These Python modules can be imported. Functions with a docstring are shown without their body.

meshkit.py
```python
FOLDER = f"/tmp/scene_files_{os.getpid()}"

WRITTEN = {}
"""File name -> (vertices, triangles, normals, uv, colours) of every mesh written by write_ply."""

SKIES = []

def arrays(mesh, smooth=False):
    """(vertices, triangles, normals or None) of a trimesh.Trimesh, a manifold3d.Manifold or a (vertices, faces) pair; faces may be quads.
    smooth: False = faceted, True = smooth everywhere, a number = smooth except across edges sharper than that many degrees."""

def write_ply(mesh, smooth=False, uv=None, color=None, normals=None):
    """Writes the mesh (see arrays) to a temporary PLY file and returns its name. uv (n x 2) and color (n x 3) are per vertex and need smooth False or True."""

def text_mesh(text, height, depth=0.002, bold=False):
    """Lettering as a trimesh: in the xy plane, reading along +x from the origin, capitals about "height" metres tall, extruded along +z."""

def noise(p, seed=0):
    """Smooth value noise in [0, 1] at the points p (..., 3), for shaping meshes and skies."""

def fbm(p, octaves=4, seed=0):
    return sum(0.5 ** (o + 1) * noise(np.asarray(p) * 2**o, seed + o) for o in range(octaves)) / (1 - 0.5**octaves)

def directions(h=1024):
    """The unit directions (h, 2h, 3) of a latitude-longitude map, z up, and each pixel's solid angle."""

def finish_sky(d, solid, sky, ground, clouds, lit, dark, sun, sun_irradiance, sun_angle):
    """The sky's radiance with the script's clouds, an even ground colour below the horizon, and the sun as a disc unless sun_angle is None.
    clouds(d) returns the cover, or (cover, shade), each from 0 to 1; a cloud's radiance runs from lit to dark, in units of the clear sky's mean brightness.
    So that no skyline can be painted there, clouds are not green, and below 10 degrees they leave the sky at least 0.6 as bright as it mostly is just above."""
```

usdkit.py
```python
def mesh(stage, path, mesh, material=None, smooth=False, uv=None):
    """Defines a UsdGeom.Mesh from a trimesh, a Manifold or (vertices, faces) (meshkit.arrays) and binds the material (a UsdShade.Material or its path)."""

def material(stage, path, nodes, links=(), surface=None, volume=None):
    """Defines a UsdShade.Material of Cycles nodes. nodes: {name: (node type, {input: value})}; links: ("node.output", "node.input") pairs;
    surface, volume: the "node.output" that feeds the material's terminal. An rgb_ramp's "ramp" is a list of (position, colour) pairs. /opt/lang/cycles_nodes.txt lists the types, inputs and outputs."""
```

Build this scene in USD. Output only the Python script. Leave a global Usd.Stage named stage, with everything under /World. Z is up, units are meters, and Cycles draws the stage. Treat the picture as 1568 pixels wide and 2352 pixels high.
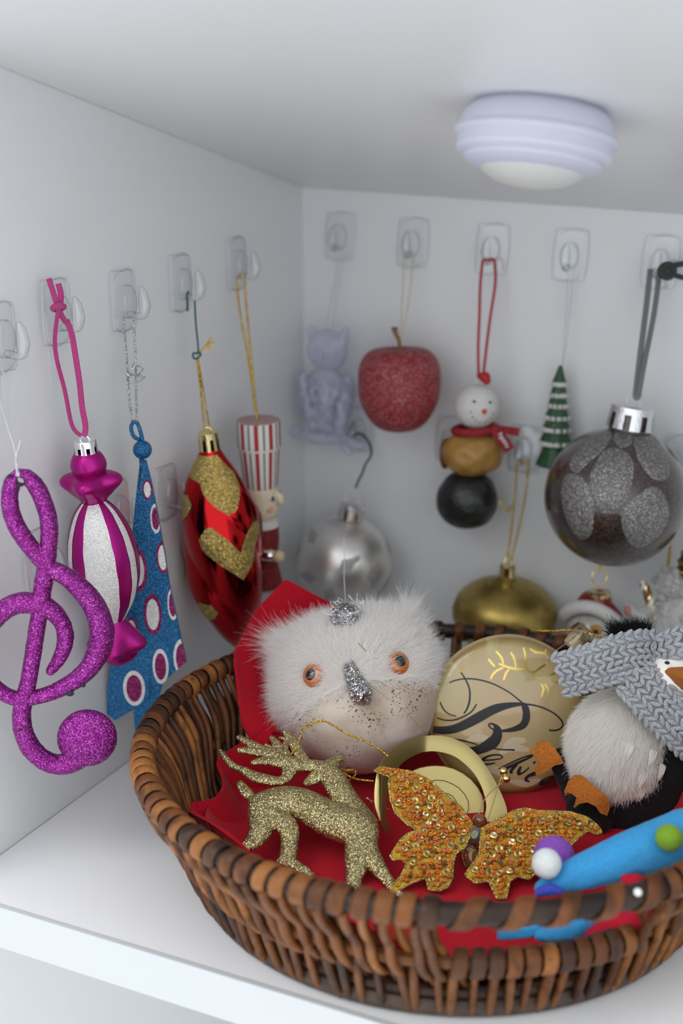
import math, random
import numpy as np, trimesh, manifold3d as mf, usdkit, meshkit
import shapely.geometry as sg, shapely.affinity as sa, shapely.ops as so
from pxr import Usd, UsdGeom, UsdLux, UsdShade, Gf, Sdf, Vt
stage = Usd.Stage.CreateInMemory()
UsdGeom.SetStageUpAxis(stage, 'Z'); UsdGeom.SetStageMetersPerUnit(stage, 1.0)
UsdGeom.Xform.Define(stage, '/World'); UsdGeom.Scope.Define(stage, '/World/Looks')
PI = math.pi
A_ = lambda *p: np.array(p, float)
def norm(v): v = np.asarray(v, float); return v/np.linalg.norm(v)
def M4(loc, R=None):
    m = np.eye(4); m[:3, 3] = loc
    if R is not None: m[:3, :3] = R
    return m
def set_xform(p, m): UsdGeom.Xformable(p).AddTransformOp().Set(Gf.Matrix4d(*np.asarray(m).T.ravel().tolist()))

# ---------------------------------------------------------------- camera and light
cam = UsdGeom.Camera.Define(stage, '/World/camera')
YAW, PITCH, FPX = math.radians(24.388), math.radians(14.598), 2634.0
fh = A_(-math.sin(YAW), math.cos(YAW), 0); RT = A_(math.cos(YAW), math.sin(YAW), 0)
FW = math.cos(PITCH)*fh - A_(0, 0, math.sin(PITCH)); UPV = A_(0, 0, math.cos(PITCH)) + math.sin(PITCH)*fh
CAM = A_(*(.3501,-.7096,.2963))
set_xform(cam, M4(CAM, np.stack([RT, UPV, -FW], 1)))
cam.CreateHorizontalApertureAttr(24.0); cam.CreateFocalLengthAttr(24.0*FPX/1568)
cam.CreateFStopAttr(5.6); cam.CreateFocusDistanceAttr(0.54); cam.CreateClippingRangeAttr((0.01, 100))
cam.CreateExposureAttr(-0.53)
dome = UsdLux.DomeLight.Define(stage, '/World/room_daylight'); dome.CreateIntensityAttr(0.68); dome.CreateColorAttr((0.93, 0.97, 1.0))
def rect(name, loc, aim, w, h, power, color):
    l = UsdLux.RectLight.Define(stage, '/World/'+name); z = norm(A_(*loc)-A_(*aim)); x = norm(np.cross((0, 0, 1), z))
    set_xform(l, M4(loc, np.stack([x, np.cross(z, x), z], 1)))
    l.CreateWidthAttr(w); l.CreateHeightAttr(h); l.CreateIntensityAttr(power); l.CreateColorAttr(color)
rect('window_light', (-0.45, -1.75, 1.72), (0.15, -0.2, 0.1), 1.3, 1.5, 3.2, (0.97, 0.985, 1.0))

# ---------------------------------------------------------------- naming, things and parts
used, LOC = {}, {}
def numbered(path):
    k = used.get(path, 0); used[path] = k+1
    return path if k == 0 else f'{path}_{k:03d}'
def keys(p, **kw):
    for k, v in kw.items():
        if v: p.SetCustomDataByKey(k, v)
def thing(name, label, cat, loc=(0, 0, 0), R=None, group=None):
    x = UsdGeom.Xform.Define(stage, numbered('/World/'+name)); m = M4(loc, R); set_xform(x, m)
    keys(x.GetPrim(), label=label, category=cat, group=group); LOC[str(x.GetPath())] = np.linalg.inv(m)
    return str(x.GetPath())
def part(name, mesh, m, parent, world=False, smooth=40, label=None, kind=None):
    """mesh: in the thing's own frame, or in the world's (world=True)"""
    if isinstance(mesh, (list,)): mesh = cat(mesh)
    if hasattr(mesh, 'to_mesh'): mesh = tm(mesh)
    top = '/'.join(parent.split('/')[:3])
    if world and top in LOC: mesh = mesh.copy(); mesh.apply_transform(LOC[top])
    path = numbered(parent+'/'+name)
    me = usdkit.mesh(stage, path, mesh, m, smooth=smooth); keys(me.GetPrim(), label=label, kind=kind)
    return path
def single(name, mesh, m, label=None, cat_=None, kind=None, group=None, smooth=40):
    p = part(name, mesh, m, '/World', smooth=smooth); keys(stage.GetPrimAtPath(p), label=label, category=cat_, kind=kind, group=group); return p
def curves(name, pts, counts, widths, m, parent, kind='stuff'):
    c = UsdGeom.BasisCurves.Define(stage, numbered(parent+'/'+name)); top = '/'.join(parent.split('/')[:3])
    P = np.asarray(pts, float)
    if top in LOC: P = P @ LOC[top][:3, :3].T + LOC[top][:3, 3]
    c.CreatePointsAttr(Vt.Vec3fArray.FromNumpy(P.astype(np.float32))); c.CreateCurveVertexCountsAttr(Vt.IntArray.FromNumpy(np.asarray(counts, np.int32)))
    c.CreateWidthsAttr(Vt.FloatArray.FromNumpy(np.asarray(widths, np.float32))); c.SetWidthsInterpolation('vertex'); c.CreateTypeAttr('linear')
    UsdShade.MaterialBindingAPI.Apply(c.GetPrim()).Bind(m); keys(c.GetPrim(), kind=kind)

# ---------------------------------------------------------------- shape helpers
def cat(ms): return trimesh.util.concatenate([tm(m) if hasattr(m, 'to_mesh') else m for m in ms])
def tm(m):
    if not hasattr(m, 'to_mesh'): return m
    q = m.to_mesh(); return trimesh.Trimesh(q.vert_properties[:, :3], q.tri_verts, process=False)
def T(v, f): return trimesh.Trimesh(np.asarray(v, float), np.asarray(f), process=False)
def grid(P, close_u=False, close_v=False):
    """P: (n, m, 3) -> mesh"""
    n, m = P.shape[:2]; i = np.arange(n if close_u else n-1); j = np.arange(m if close_v else m-1); I, J = np.meshgrid(i, j, indexing='ij')
    a, b, c, d = I*m+J, ((I+1) % n)*m+J, ((I+1) % n)*m+(J+1) % m, I*m+(J+1) % m
    return T(P.reshape(-1, 3), np.vstack([np.stack([a, b, c], -1).reshape(-1, 3), np.stack([a, c, d], -1).reshape(-1, 3)]))
def spline(P, n, closed=False):
    from scipy.interpolate import CubicSpline, PchipInterpolator
    P = np.asarray(P, float)
    if closed: P = np.vstack([P, P[:1]])
    s = np.r_[0, np.cumsum(np.linalg.norm(np.diff(P[:, :3], axis=0), axis=1)+1e-9)]
    f = CubicSpline(s, P, bc_type='periodic') if closed else (CubicSpline(s, P, bc_type='natural') if len(P) > 2 else (lambda t: P[0]+(P[1]-P[0])*(t/s[-1])[:, None]))
    return f(np.linspace(0, s[-1], n+1)[:-1] if closed else np.linspace(0, s[-1], n))
def frames(P, up=None, closed=False):
    t = np.gradient(P, axis=0)
    if closed: t = np.roll(P, -1, 0)-np.roll(P, 1, 0)
    t /= np.linalg.norm(t, axis=1, keepdims=True)+1e-15
    if up is not None:
        up = np.broadcast_to(up, P.shape); n = up-t*(t*up).sum(1)[:, None]
        n /= np.linalg.norm(n, axis=1, keepdims=True)+1e-12
    else:
        n = np.zeros_like(P); a = np.eye(3)[np.argmin(np.abs(t[0]))]; n[0] = norm(a-t[0]*(a@t[0]))
        for i in range(1, len(P)):
            q = n[i-1]-t[i]*(n[i-1]@t[i]); n[i] = q/(np.linalg.norm(q)+1e-15)
    return t, n, np.cross(t, n)
def sweep(P, prof, up=None, scale=None, closed=False):
    """prof: (m, 2): along n (the up side) and b"""
    P = np.asarray(P, float); t, n, b = frames(P, up, closed); pr = np.asarray(prof, float); sc = np.ones(len(P)) if scale is None else np.asarray(scale)
    V = P[:, None]+sc[:, None, None]*(pr[None, :, 0, None]*n[:, None]+pr[None, :, 1, None]*b[:, None]); m = grid(V, close_u=closed, close_v=True)
    if closed: return m
    k = len(pr); v = np.vstack([m.vertices, P[:1], P[-1:]]); a = np.arange(k); e = (len(P)-1)*k
    return T(v, np.vstack([m.faces, np.stack([np.full(k, len(v)-2), a, (a+1) % k], 1), np.stack([np.full(k, len(v)-1), e+(a+1) % k, e+a], 1)]))
def circ(a, b=None, k=8, p=1.0):
    t = np.arange(k)*2*PI/k; c, s = np.cos(t), np.sin(t); return np.stack([a*np.sign(c)*np.abs(c)**p, (b or a)*np.sign(s)*np.abs(s)**p], 1)
def tube(P, r, n=24, k=8, closed=False, up=None, b=None, straight=False):
    P = np.asarray(P, float); r = np.asarray(r, float)
    if straight:
        s = np.r_[0, np.cumsum(np.linalg.norm(np.diff(P, axis=0), axis=1))]; Q = np.stack([np.interp(np.linspace(0, s[-1], n), s, P[:, i]) for i in range(3)], 1)
        Q[1:-1] = (Q[:-2]+2*Q[1:-1]+Q[2:])/4
    else: Q = spline(P, n, closed)
    sc = None
    if r.ndim: sc = np.interp(np.linspace(0, 1, n), np.linspace(0, 1, len(r)), r); r = 1.0
    elif not closed: sc = np.ones(n); sc[0] = sc[-1] = .75
    return sweep(Q, circ(float(r), b, k), up, sc, closed)
def twisted(P, r, pitch, n):
    """two-ply cord"""
    Q = spline(P, n); t, u, b = frames(Q); s = np.r_[0, np.cumsum(np.linalg.norm(np.diff(Q, axis=0), axis=1))]; out = []
    for k in (0, PI):
        a = s*2*PI/pitch+k; out.append(sweep(Q+r*.5*(np.cos(a)[:, None]*u+np.sin(a)[:, None]*b), circ(r*.62, k=5)))
    return cat(out)
def lathe(prof, n=48, lobes=None, phis=None, res=0):
    """prof: (r, z) pairs; lobes(phi, z) scales the radius"""
    pr = np.asarray(prof, float)
    if res: pr = spline(pr, res); pr[:, 0] = np.maximum(pr[:, 0], 1e-5)
    ph = np.arange(n)*2*PI/n if phis is None else phis
    r = pr[:, 0][:, None]*np.ones(len(ph)); z = pr[:, 1][:, None]*np.ones(len(ph))
    if lobes is not None: r = r*lobes(ph[None, :]*np.ones_like(z), z)
    return grid(np.stack([r*np.cos(ph), r*np.sin(ph), z], -1), close_v=phis is None)
def ball(c, r, R=None, sub=3):
    m = trimesh.creation.icosphere(sub); m.vertices = m.vertices*np.broadcast_to(r, 3)
    if R is not None: m.vertices = m.vertices@np.asarray(R).T
    m.vertices = m.vertices+np.asarray(c); return m
def sph(p, r, k=16): return mf.Manifold.sphere(r, k).translate(list(map(float, p)))
def chain(P, k=16):
    """P: (x, y, z, r) joints -> hull of consecutive spheres"""
    s = [sph(p[:3], p[3], k) for p in P]
    return mf.Manifold.batch_boolean([mf.Manifold.batch_hull([a, b]) for a, b in zip(s, s[1:])], mf.OpType.Add) if len(s) > 1 else s[0]
def union(ms): return mf.Manifold.batch_boolean(list(ms), mf.OpType.Add)
def soften(m, edge, it=8, move=None):
    t = tm(m.refine_to_length(edge)); t.merge_vertices(); trimesh.smoothing.filter_taubin(t, iterations=it); return t
def slab(poly, t, bevel=0.0, z0=0.0):
    """a flat polygon as a plate of thickness t, with edges bevelled"""
    if bevel <= 0:
        m = trimesh.creation.extrude_polygon(poly, t, engine='earcut'); m.apply_translation((0, 0, z0)); return m
    a = trimesh.creation.extrude_polygon(poly, t-bevel, engine='earcut'); inner = poly.buffer(-bevel)
    a.apply_translation((0, 0, z0)); out = [a]
    for g in getattr(inner, 'geoms', [inner]):
        if g.is_empty: continue
        b = trimesh.creation.extrude_polygon(g, bevel, engine='earcut'); b.apply_translation((0, 0, z0+t-bevel)); out.append(b)
    return cat(out)
def shell(poly, t, bevel, z0=0.0):
    """like slab for a convex outline, but open at the back where it is glued on"""
    P = np.array(poly.exterior.coords)[:-1]; c = P.mean(0); k = 1-bevel/np.abs(P-c).max(0)
    R = [np.c_[P, np.full(len(P), z0)], np.c_[P, np.full(len(P), z0+t-bevel)], np.c_[c+(P-c)*(1+k)/2*1.0, np.full(len(P), z0+t-bevel*.25)], np.c_[c+(P-c)*k, np.full(len(P), z0+t)], np.c_[c+(P-c)*1e-3, np.full(len(P), z0+t)]]
    m = grid(np.array(R), close_v=True); m.fix_normals(); return m
def rbox(x, y, z, r=.001, k=8):
    return mf.Manifold.batch_hull([sph((sx*(x/2-r), sy*(y/2-r), sz*(z/2-r)), r, k) for sx in (-1, 1) for sy in (-1, 1) for sz in (-1, 1)])
def frame_of(z, x=None):
    """rotation whose z axis is given"""
    z = norm(z); x = A_(1, 0, 0) if x is None else np.asarray(x, float); x = norm(x-z*(x@z)); return np.stack([x, np.cross(z, x), z], 1)
def uvframe(U, V): U = norm(U); V = norm(np.asarray(V)-U*(np.asarray(V)@U)); return np.stack([U, V, np.cross(U, V)], 1)
def move(m, R=None, t=None):
    m = tm(m).copy() if not isinstance(m, trimesh.Trimesh) else m.copy(); m.apply_transform(M4((0, 0, 0) if t is None else t, R)); return m
fbm = meshkit.fbm

# ---------------------------------------------------------------- materials
def material(name, nodes, links=(), surface='p.BSDF', volume=None): return usdkit.material(stage, '/World/Looks/'+name, nodes, links, surface, volume)
def plain(name, c, rough=.5, noise=None, c2=None, bump=0, bscale=1500, **kw):
    n = {'p': ('principled_bsdf', {'base_color': c, 'roughness': rough, **kw})}; l = []
    if noise:
        n['g'] = ('geometry', {}); n['n'] = ('noise_texture', {'scale': noise, 'detail': 4}); n['r'] = ('rgb_ramp', {'ramp': [(.35, c), (.68, c2)]})
        l += [('g.position', 'n.vector'), ('n.fac', 'r.fac'), ('r.color', 'p.base_color')]
    if bump:
        n['g'] = ('geometry', {}); n['n2'] = ('noise_texture', {'scale': bscale, 'detail': 3}); n['b'] = ('bump', {'strength': bump, 'distance': .0005})
        l += [('g.position', 'n2.vector'), ('n2.fac', 'b.height'), ('b.normal', 'p.normal')]
    return material(name, n, l)
def glitter(name, dark, mid, light, size=.00045, metal=.85, rough=.32, spread=.75, **kw):
    """flakes: every cell of a fine voronoi tilts its own way and has its own tone"""
    n = {'g': ('geometry', {}), 'v': ('voronoi_texture', {'scale': 1/size}), 'wn': ('white_noise_texture', {}), 'r': ('rgb_ramp', {'ramp': [(0, dark), (.45, mid), (.8, mid), (1, light)]}),
         'sub': ('vector_math', {'math_type': 'subtract', 'vector2': (.5, .5, .5)}), 'sc': ('vector_math', {'math_type': 'scale', 'scale': spread*2}), 'add': ('vector_math', {'math_type': 'add'}), 'nm': ('vector_math', {'math_type': 'normalize'}),
         'p': ('principled_bsdf', {'metallic': metal, 'roughness': rough, **kw})}
    l = [('g.position', 'v.vector'), ('v.position', 'wn.vector'), ('wn.value', 'r.fac'), ('r.color', 'p.base_color'), ('v.color', 'sub.vector1'), ('sub.vector', 'sc.vector1'), ('g.normal', 'add.vector1'), ('sc.vector', 'add.vector2'), ('add.vector', 'nm.vector1'), ('nm.vector', 'p.normal')]
    return material(name, n, l)
def clear(name, tint=(.97, .975, .98), edge=(.58, .60, .63), gloss=.05, refl=.07, bump=0, bscale=300):
    """thin clear plastic or glass: sees through, shines by fresnel, darkens where seen edge on"""
    n = {'lw': ('layer_weight', {'blend': .5}), 'r': ('rgb_ramp', {'ramp': [(0, tint), (.45, tint), (.8, edge), (1, edge)]}), 't': ('transparent_bsdf', {}), 'gl': ('glossy_bsdf', {'color': (1, 1, 1), 'roughness': gloss}), 'f': ('rgb_ramp', {'ramp': [(0, (refl,)*3), (.5, (refl*1.3,)*3), (.8, (refl*3,)*3), (1, (.6,)*3)]}), 'm': ('mix_closure', {})}
    l = [('lw.facing', 'r.fac'), ('r.color', 't.color'), ('lw.facing', 'f.fac'), ('f.color', 'm.fac'), ('t.BSDF', 'm.closure1'), ('gl.BSDF', 'm.closure2')]
    if bump:
        n['g'] = ('geometry', {}); n['n2'] = ('noise_texture', {'scale': bscale, 'detail': 2}); n['b'] = ('bump', {'strength': bump, 'distance': .002})
        l += [('g.position', 'n2.vector'), ('n2.fac', 'b.height'), ('b.normal', 'gl.normal'), ('b.normal', 'lw.normal')]
    return material(name, n, l, 'm.closure')
MP = plain('wall_paint', (.775, .785, .795), .34, bump=.03, bscale=260, specular_ior_level=.45)
MPC = plain('ceiling_paint', (.72, .725, .73), .3, bump=.03, bscale=260, specular_ior_level=.5)
MPS = plain('shelf_paint', (.85, .85, .86), .42, bump=.05, bscale=420)
MEDGE = plain('edge_paint', (.56, .58, .59), .6, bump=.25, bscale=140)
M_clear = clear('clear_plastic')
M_strip = material('clear_strip', {'t': ('transparent_bsdf', {}), 'd': ('principled_bsdf', {'base_color': (.9, .91, .92), 'roughness': .25}), 'm': ('mix_closure', {'fac': .16})}, [('t.BSDF', 'm.closure1'), ('d.BSDF', 'm.closure2')], 'm.closure')
M_silver = plain('silver_metal', (.86, .86, .87), .16, metallic=1)
M_wire = plain('silver_wire', (.62, .63, .65), .28, metallic=1)
M_gold = plain('gold_metal', (.80, .66, .32), .2, metallic=1)
M_goldthread = glitter('gold_thread', (.35, .2, .02), (.72, .46, .06), (1, .85, .4), .0004, rough=.25, spread=.5)
M_green_wire = plain('green_wire', (.03, .09, .085), .4)

# ---------------------------------------------------------------- the cabinet compartment
DEP, XR = -.3665, .56
CE = lambda x, y: (.313,-.07,-.1518)[0]+(.313,-.07,-.1518)[1]*x+(.313,-.07,-.1518)[2]*y
def box(a, b): m = trimesh.creation.box(np.subtract(b, a)); m.apply_translation((np.add(a, b))/2); return m
def ceiling_slab(x0, x1, y0, y1, t=.02):
    v = [(x, y, CE(x, y)+dz) for dz in (0, t) for x, y in ((x0, y0), (x1, y0), (x1, y1), (x0, y1))]
    return T(v, [(0, 2, 1), (0, 3, 2), (4, 5, 6), (4, 6, 7), (0, 1, 5), (0, 5, 4), (1, 2, 6), (1, 6, 5), (2, 3, 7), (2, 7, 6), (3, 0, 4), (3, 4, 7)])
single('wall_left', box((-.02, DEP, -.36), (0, .02, .36)), MP, kind='structure', smooth=False)
single('wall_back', box((0, 0, -.36), (XR, .02, .34)), MP, kind='structure', smooth=False)
single('wall_right', box((XR, DEP, -.36), (XR+.02, .02, .38)), MP, kind='structure', smooth=False)
single('ceiling', ceiling_slab(.0006, XR, -.40, -.0006), MPC, kind='structure', smooth=False)
shelf = single('floor', box((.0005, DEP+.0012, -.0205), (XR-.0005, -.0005, 0)), MPS, kind='structure', smooth=False)
edge = union([rbox(XR, .003, .0209, .0004).translate([XR/2, DEP+.0016, -.01025])])
single('trim_1', tm(edge), MEDGE, kind='structure', smooth=40)
single('lower_shelf', box((0, DEP+.002, -.36), (XR, 0, -.342)), MPS, kind='structure', smooth=False)
# ---------------------------------------------------------------- wall hooks
def hook_parts(t, strip=False):
    w, h = .0105, .0152
    side = [(w*.86+.0017*math.cos(s), h*math.sin(s)) for s in np.linspace(-PI/2, PI/2, 9)]
    plate = sg.Polygon(side+[(-x, z) for x, z in side[::-1]]).buffer(-.001).buffer(.001)
    part('plate', shell(plate, .0024, .0007), M_clear, t, smooth=30)
    rim = plate.buffer(-.0019)
    part('plate_rim', cat([tube([(x, y, .0021) for x, y in list(rim.exterior.coords)[:-1:2]], .00045, 60, 5, closed=True)]), M_clear, t)
    boss = sa.scale(sg.Point(0, -.0005).buffer(.0055, 16), 1, 1.55)
    part('boss', shell(boss, .0041, .0012, .0024), M_clear, t, smooth=30)
    part('hook_arm', chain([(0, -.0068, .005, .0017), (0, -.0078, .0105, .0018), (0, -.0066, .0135, .0022), (0, -.002, .0142, .0031), (0, .0035, .0135, .0024), (0, .0065, .0125, .0012)], 16), M_clear, t)
    if strip:
        s = sg.box(-.0062, -.034, .0062, -.0153).union(sg.Point(0, -.034).buffer(.0062))
        part('adhesive_strip', shell(s, .0007, .0002), M_strip, t)
RB = np.stack([A_(1, 0, 0), A_(0, 0, 1), A_(0, -1, 0)], 1)       # back wall: u=+x, v=+z, out=-y
RL = np.stack([A_(0, 1, 0), A_(0, 0, 1), A_(1, 0, 0)], 1)        # left wall: u=+y, v=+z, out=+x
def hook(loc, R, strip, tilt, label, group):
    c, s = math.cos(tilt), math.sin(tilt); t = thing("wall_hook", label, "hook", A_(*loc)+R[:, 2]*.0004, R@np.array([[c, -s, 0], [s, c, 0], [0, 0, 1]]), group); hook_parts(t, strip)
GL, GB = 'clear adhesive hooks on the left wall', 'clear adhesive hooks on the back wall'
for p, lab in zip([(0,-.3073,.2431),(0,-.267,.2513),(0,-.2121,.253),(0,-.1573,.2589),(0,-.0936,.2671)],
    ['clear plastic hook cut by the left picture edge, holding the thin silver wire', 'clear plastic hook holding the knotted pink suede loop', 'clear plastic hook holding the silver twisted cord of the blue tree', 'clear plastic hook holding a short green wire', 'clear plastic hook on the left wall nearest the corner, with nutcracker cord']):
    hook(p, RL, True, 0, lab, GL)
for p, lab in zip([(0,-.2916,.136),(0,-.227,.1456),(0,-.1795,.1445)],
    ['empty clear hook low on the left wall behind the purple clef', 'empty clear hook almost hidden behind the pink candy', 'empty clear hook low on the left wall between the blue tree and the red spindle']):
    hook(p, RL, False, 0, lab, GL)
for k, (p, lab) in enumerate(zip([(.028,0,.2815),(.0794,0,.2778),(.1325,0,.2746),(.1819,0,.2716),(.2356,0,.2684)],
    ['clear plastic hook on the back wall nearest the corner, above the clear owl', 'clear plastic hook on the back wall above the red apple', 'clear plastic hook holding the red cord of the snowman', 'clear plastic hook with a pale adhesive tab below, above the small green tree', 'clear plastic hook holding the grey knotted ribbon'])):
    hook(p, RB, k == 3, -.05, lab, GB)
for p, lab in zip([(.0427,0,.1537),(.1083,0,.1519),(.1581,0,.1496),(.2553,0,.151)],
    ['clear lower hook behind the clear owl branch, holding the bent wire of the silver ball', 'clear empty hook behind the snowman', 'clear lower hook holding the gold string of the gold onion ornament', 'clear lower hook behind the large grey ball at the right edge']):
    hook(p, RB, False, -.05, lab, GB)
# ---------------------------------------------------------------- puck light on the ceiling
M_lamp = plain('lavender_white_plastic', (.58, .585, .71), .38, subsurface_weight=.3, subsurface_scale=.004, subsurface_radius=(1, 1, 1.2))
M_lens = plain('frosted_lens', (.62, .62, .605), .35, subsurface_weight=.2, subsurface_scale=.004, subsurface_radius=(1, 1, 1))
NC = norm(A_(-(.313,-.07,-.1518)[1], -(.313,-.07,-.1518)[2], 1))
LP = A_(*(.227,-.253,.3355)); LP[2] = CE(LP[0], LP[1])
puck = thing('puck_light', 'round ribbed lavender-white puck light stuck to the ceiling', 'light', LP, frame_of(NC))
q = .001
part('housing', lathe([(24*q, -.6*q), (26*q, -1.2*q), (29.0*q, -4*q), (30.2*q, -8*q), (30.2*q, -9.6*q), (31.4*q, -10.2*q), (31.9*q, -11.4*q), (31.4*q, -12.6*q), (30.2*q, -13*q), (30*q, -16*q), (30.3*q, -16.6*q), (30.2*q, -17.8*q), (28.6*q, -19*q), (26.6*q, -19.4*q), (26.9*q, -20.2*q), (26.3*q, -21.4*q), (20*q, -24*q), (19*q, -24*q)], 96), M_lamp, puck, smooth=50)
part('base_ring', lathe([(23*q, 0), (24.2*q, 0), (24.2*q, -1*q), (23*q, -1*q)], 64), M_lamp, puck, smooth=30)
part('lens', lathe([(20.2*q, -23.6*q), (19*q, -25.2*q), (15*q, -27.6*q), (9*q, -29.2*q), (4*q, -29.8*q), (0.01*q, -30*q)], 64), M_lens, puck)
# ---------------------------------------------------------------- wicker basket
def wood(name, c1, c2, c3):
    n = {'g': ('geometry', {}), 'oi': ('object_info', {}), 'n': ('noise_texture', {'scale': 240, 'detail': 5, 'roughness': .65}), 'mp': ('mapping', {'scale': (1, 1, .25)}), 'r': ('rgb_ramp', {'ramp': [(.28, c1), (.45, c2), (.62, c2), (.75, c3)]}),
         'n2': ('noise_texture', {'scale': 70, 'detail': 3}), 'r2': ('rgb_ramp', {'ramp': [(.35, (.35, .3, .28)), (.52, (1, 1, 1))]}), 'mx': ('mix', {'mix_type': 'multiply', 'fac': .9}), 'hs': ('hsv', {}), 'mr': ('map_range', {'from_min': 0, 'from_max': 1, 'to_min': .6, 'to_max': 1.25}),
         'p': ('principled_bsdf', {'roughness': .42, 'specular_ior_level': .28}), 'b': ('bump', {'strength': .35, 'distance': .0006})}
    l = [('g.position', 'mp.vector'), ('mp.vector', 'n.vector'), ('n.fac', 'r.fac'), ('g.position', 'n2.vector'), ('n2.fac', 'r2.fac'), ('r.color', 'mx.color1'), ('r2.color', 'mx.color2'), ('oi.random', 'mr.value'), ('mr.result', 'hs.value'), ('mx.color', 'hs.color'), ('hs.color', 'p.base_color'), ('n.fac', 'b.height'), ('b.normal', 'p.normal')]
    return material(name, n, l)
W_light = wood('wicker_light', (.09, .030, .007), (.28, .105, .024), (.44, .20, .055))
W_mid = wood('wicker_mid', (.048, .016, .005), (.155, .052, .013), (.26, .10, .028))
W_dark = wood('wicker_dark', (.018, .009, .006), (.065, .026, .012), (.12, .052, .021))
W_core = wood('wicker_core', (.015, .010, .008), (.05, .028, .018), (.10, .055, .034))
W_base = plain('wicker_base', (.03, .018, .012), .6, 120, (.09, .05, .03))
rng = np.random.default_rng(7)
BC = A_(.1925, -.2425, 0); RIM_R, RIM_Z, BASE_R = .1400, .0605, .1168
wallr = lambda z: BASE_R+(RIM_R-BASE_R-.004)*np.clip(z/.06, 0, 1)
def bp(th, r, z): return A_(BC[0]+r*math.cos(th), BC[1]+r*math.sin(th), z)
bk = thing('wicker_basket', 'round brown wicker basket full of ornaments standing on the white shelf', 'basket', BC)
part('base', [lathe([(1e-4, .0025), (.1175, .0025), (.1185, .005), (.1175, .007), (1e-4, .007)], 72)], W_base, bk, smooth=30)
ring = lambda r, z, rad, k=8: grid(np.stack([np.stack([(r+rad*np.cos(a))*np.cos(t), (r+rad*np.cos(a))*np.sin(t), z+rad*np.sin(a)+0*t], -1) for t in [np.linspace(0, 2*PI, 145)[:-1]] for a in np.arange(k)*2*PI/k], 1), close_u=True, close_v=True)
part('base_rod', ring(.1150, .0050, .0046), W_base, bk)
part('rim_rod', ring(RIM_R, RIM_Z, .0043, 10), W_core, bk)
part('band_rod', ring(wallr(.031)-.0005, .0310, .0024), W_mid, bk)
part('lower_rod', ring(wallr(.012)-.002, .0130, .0020), W_dark, bk)
D = math.degrees
FH, BH = (math.radians(-70), math.radians(-36)), (math.radians(77), math.radians(118))   # the two hand-hold gaps
def inside(th, g): th = (th+PI) % (2*PI)-PI; return g[0] < th < g[1]
def wrap(th, adv, wid, m, turns=.98, r0=.0048, ph0=0):
    f = np.linspace(0, 1, 15)*turns; a = ph0+f*2*PI; t = th+(f-.5)*adv/RIM_R
    cr = (r0+.0002)*np.stack([np.cos(a), np.sin(a)], 1)
    P = np.stack([BC[0]+(RIM_R+cr[:, 0])*np.cos(t), BC[1]+(RIM_R+cr[:, 0])*np.sin(t), RIM_Z+cr[:, 1]], 1)
    up = np.stack([cr[:, 0]*np.cos(t), cr[:, 0]*np.sin(t), cr[:, 1]], 1)
    part('rim_wrap', sweep(P, circ(.0010, wid, 8, .75), up), m, bk, world=True, smooth=50)
pick = lambda: (W_light, W_light, W_mid, W_mid, W_mid, W_dark)[rng.integers(0, 6)]
th, step = FH[1], .0079/RIM_R
spots = []
while th < FH[0]+2*PI:
    spots.append(th); th += step*(1.55 if inside(th, BH) else 1)*rng.uniform(.92, 1.08)
for th in spots:
    m = pick(); wrap(th, rng.uniform(.002, .0045), rng.uniform(.0027, .0033), m, ph0=rng.uniform(-.3, .3)-PI/2)
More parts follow.
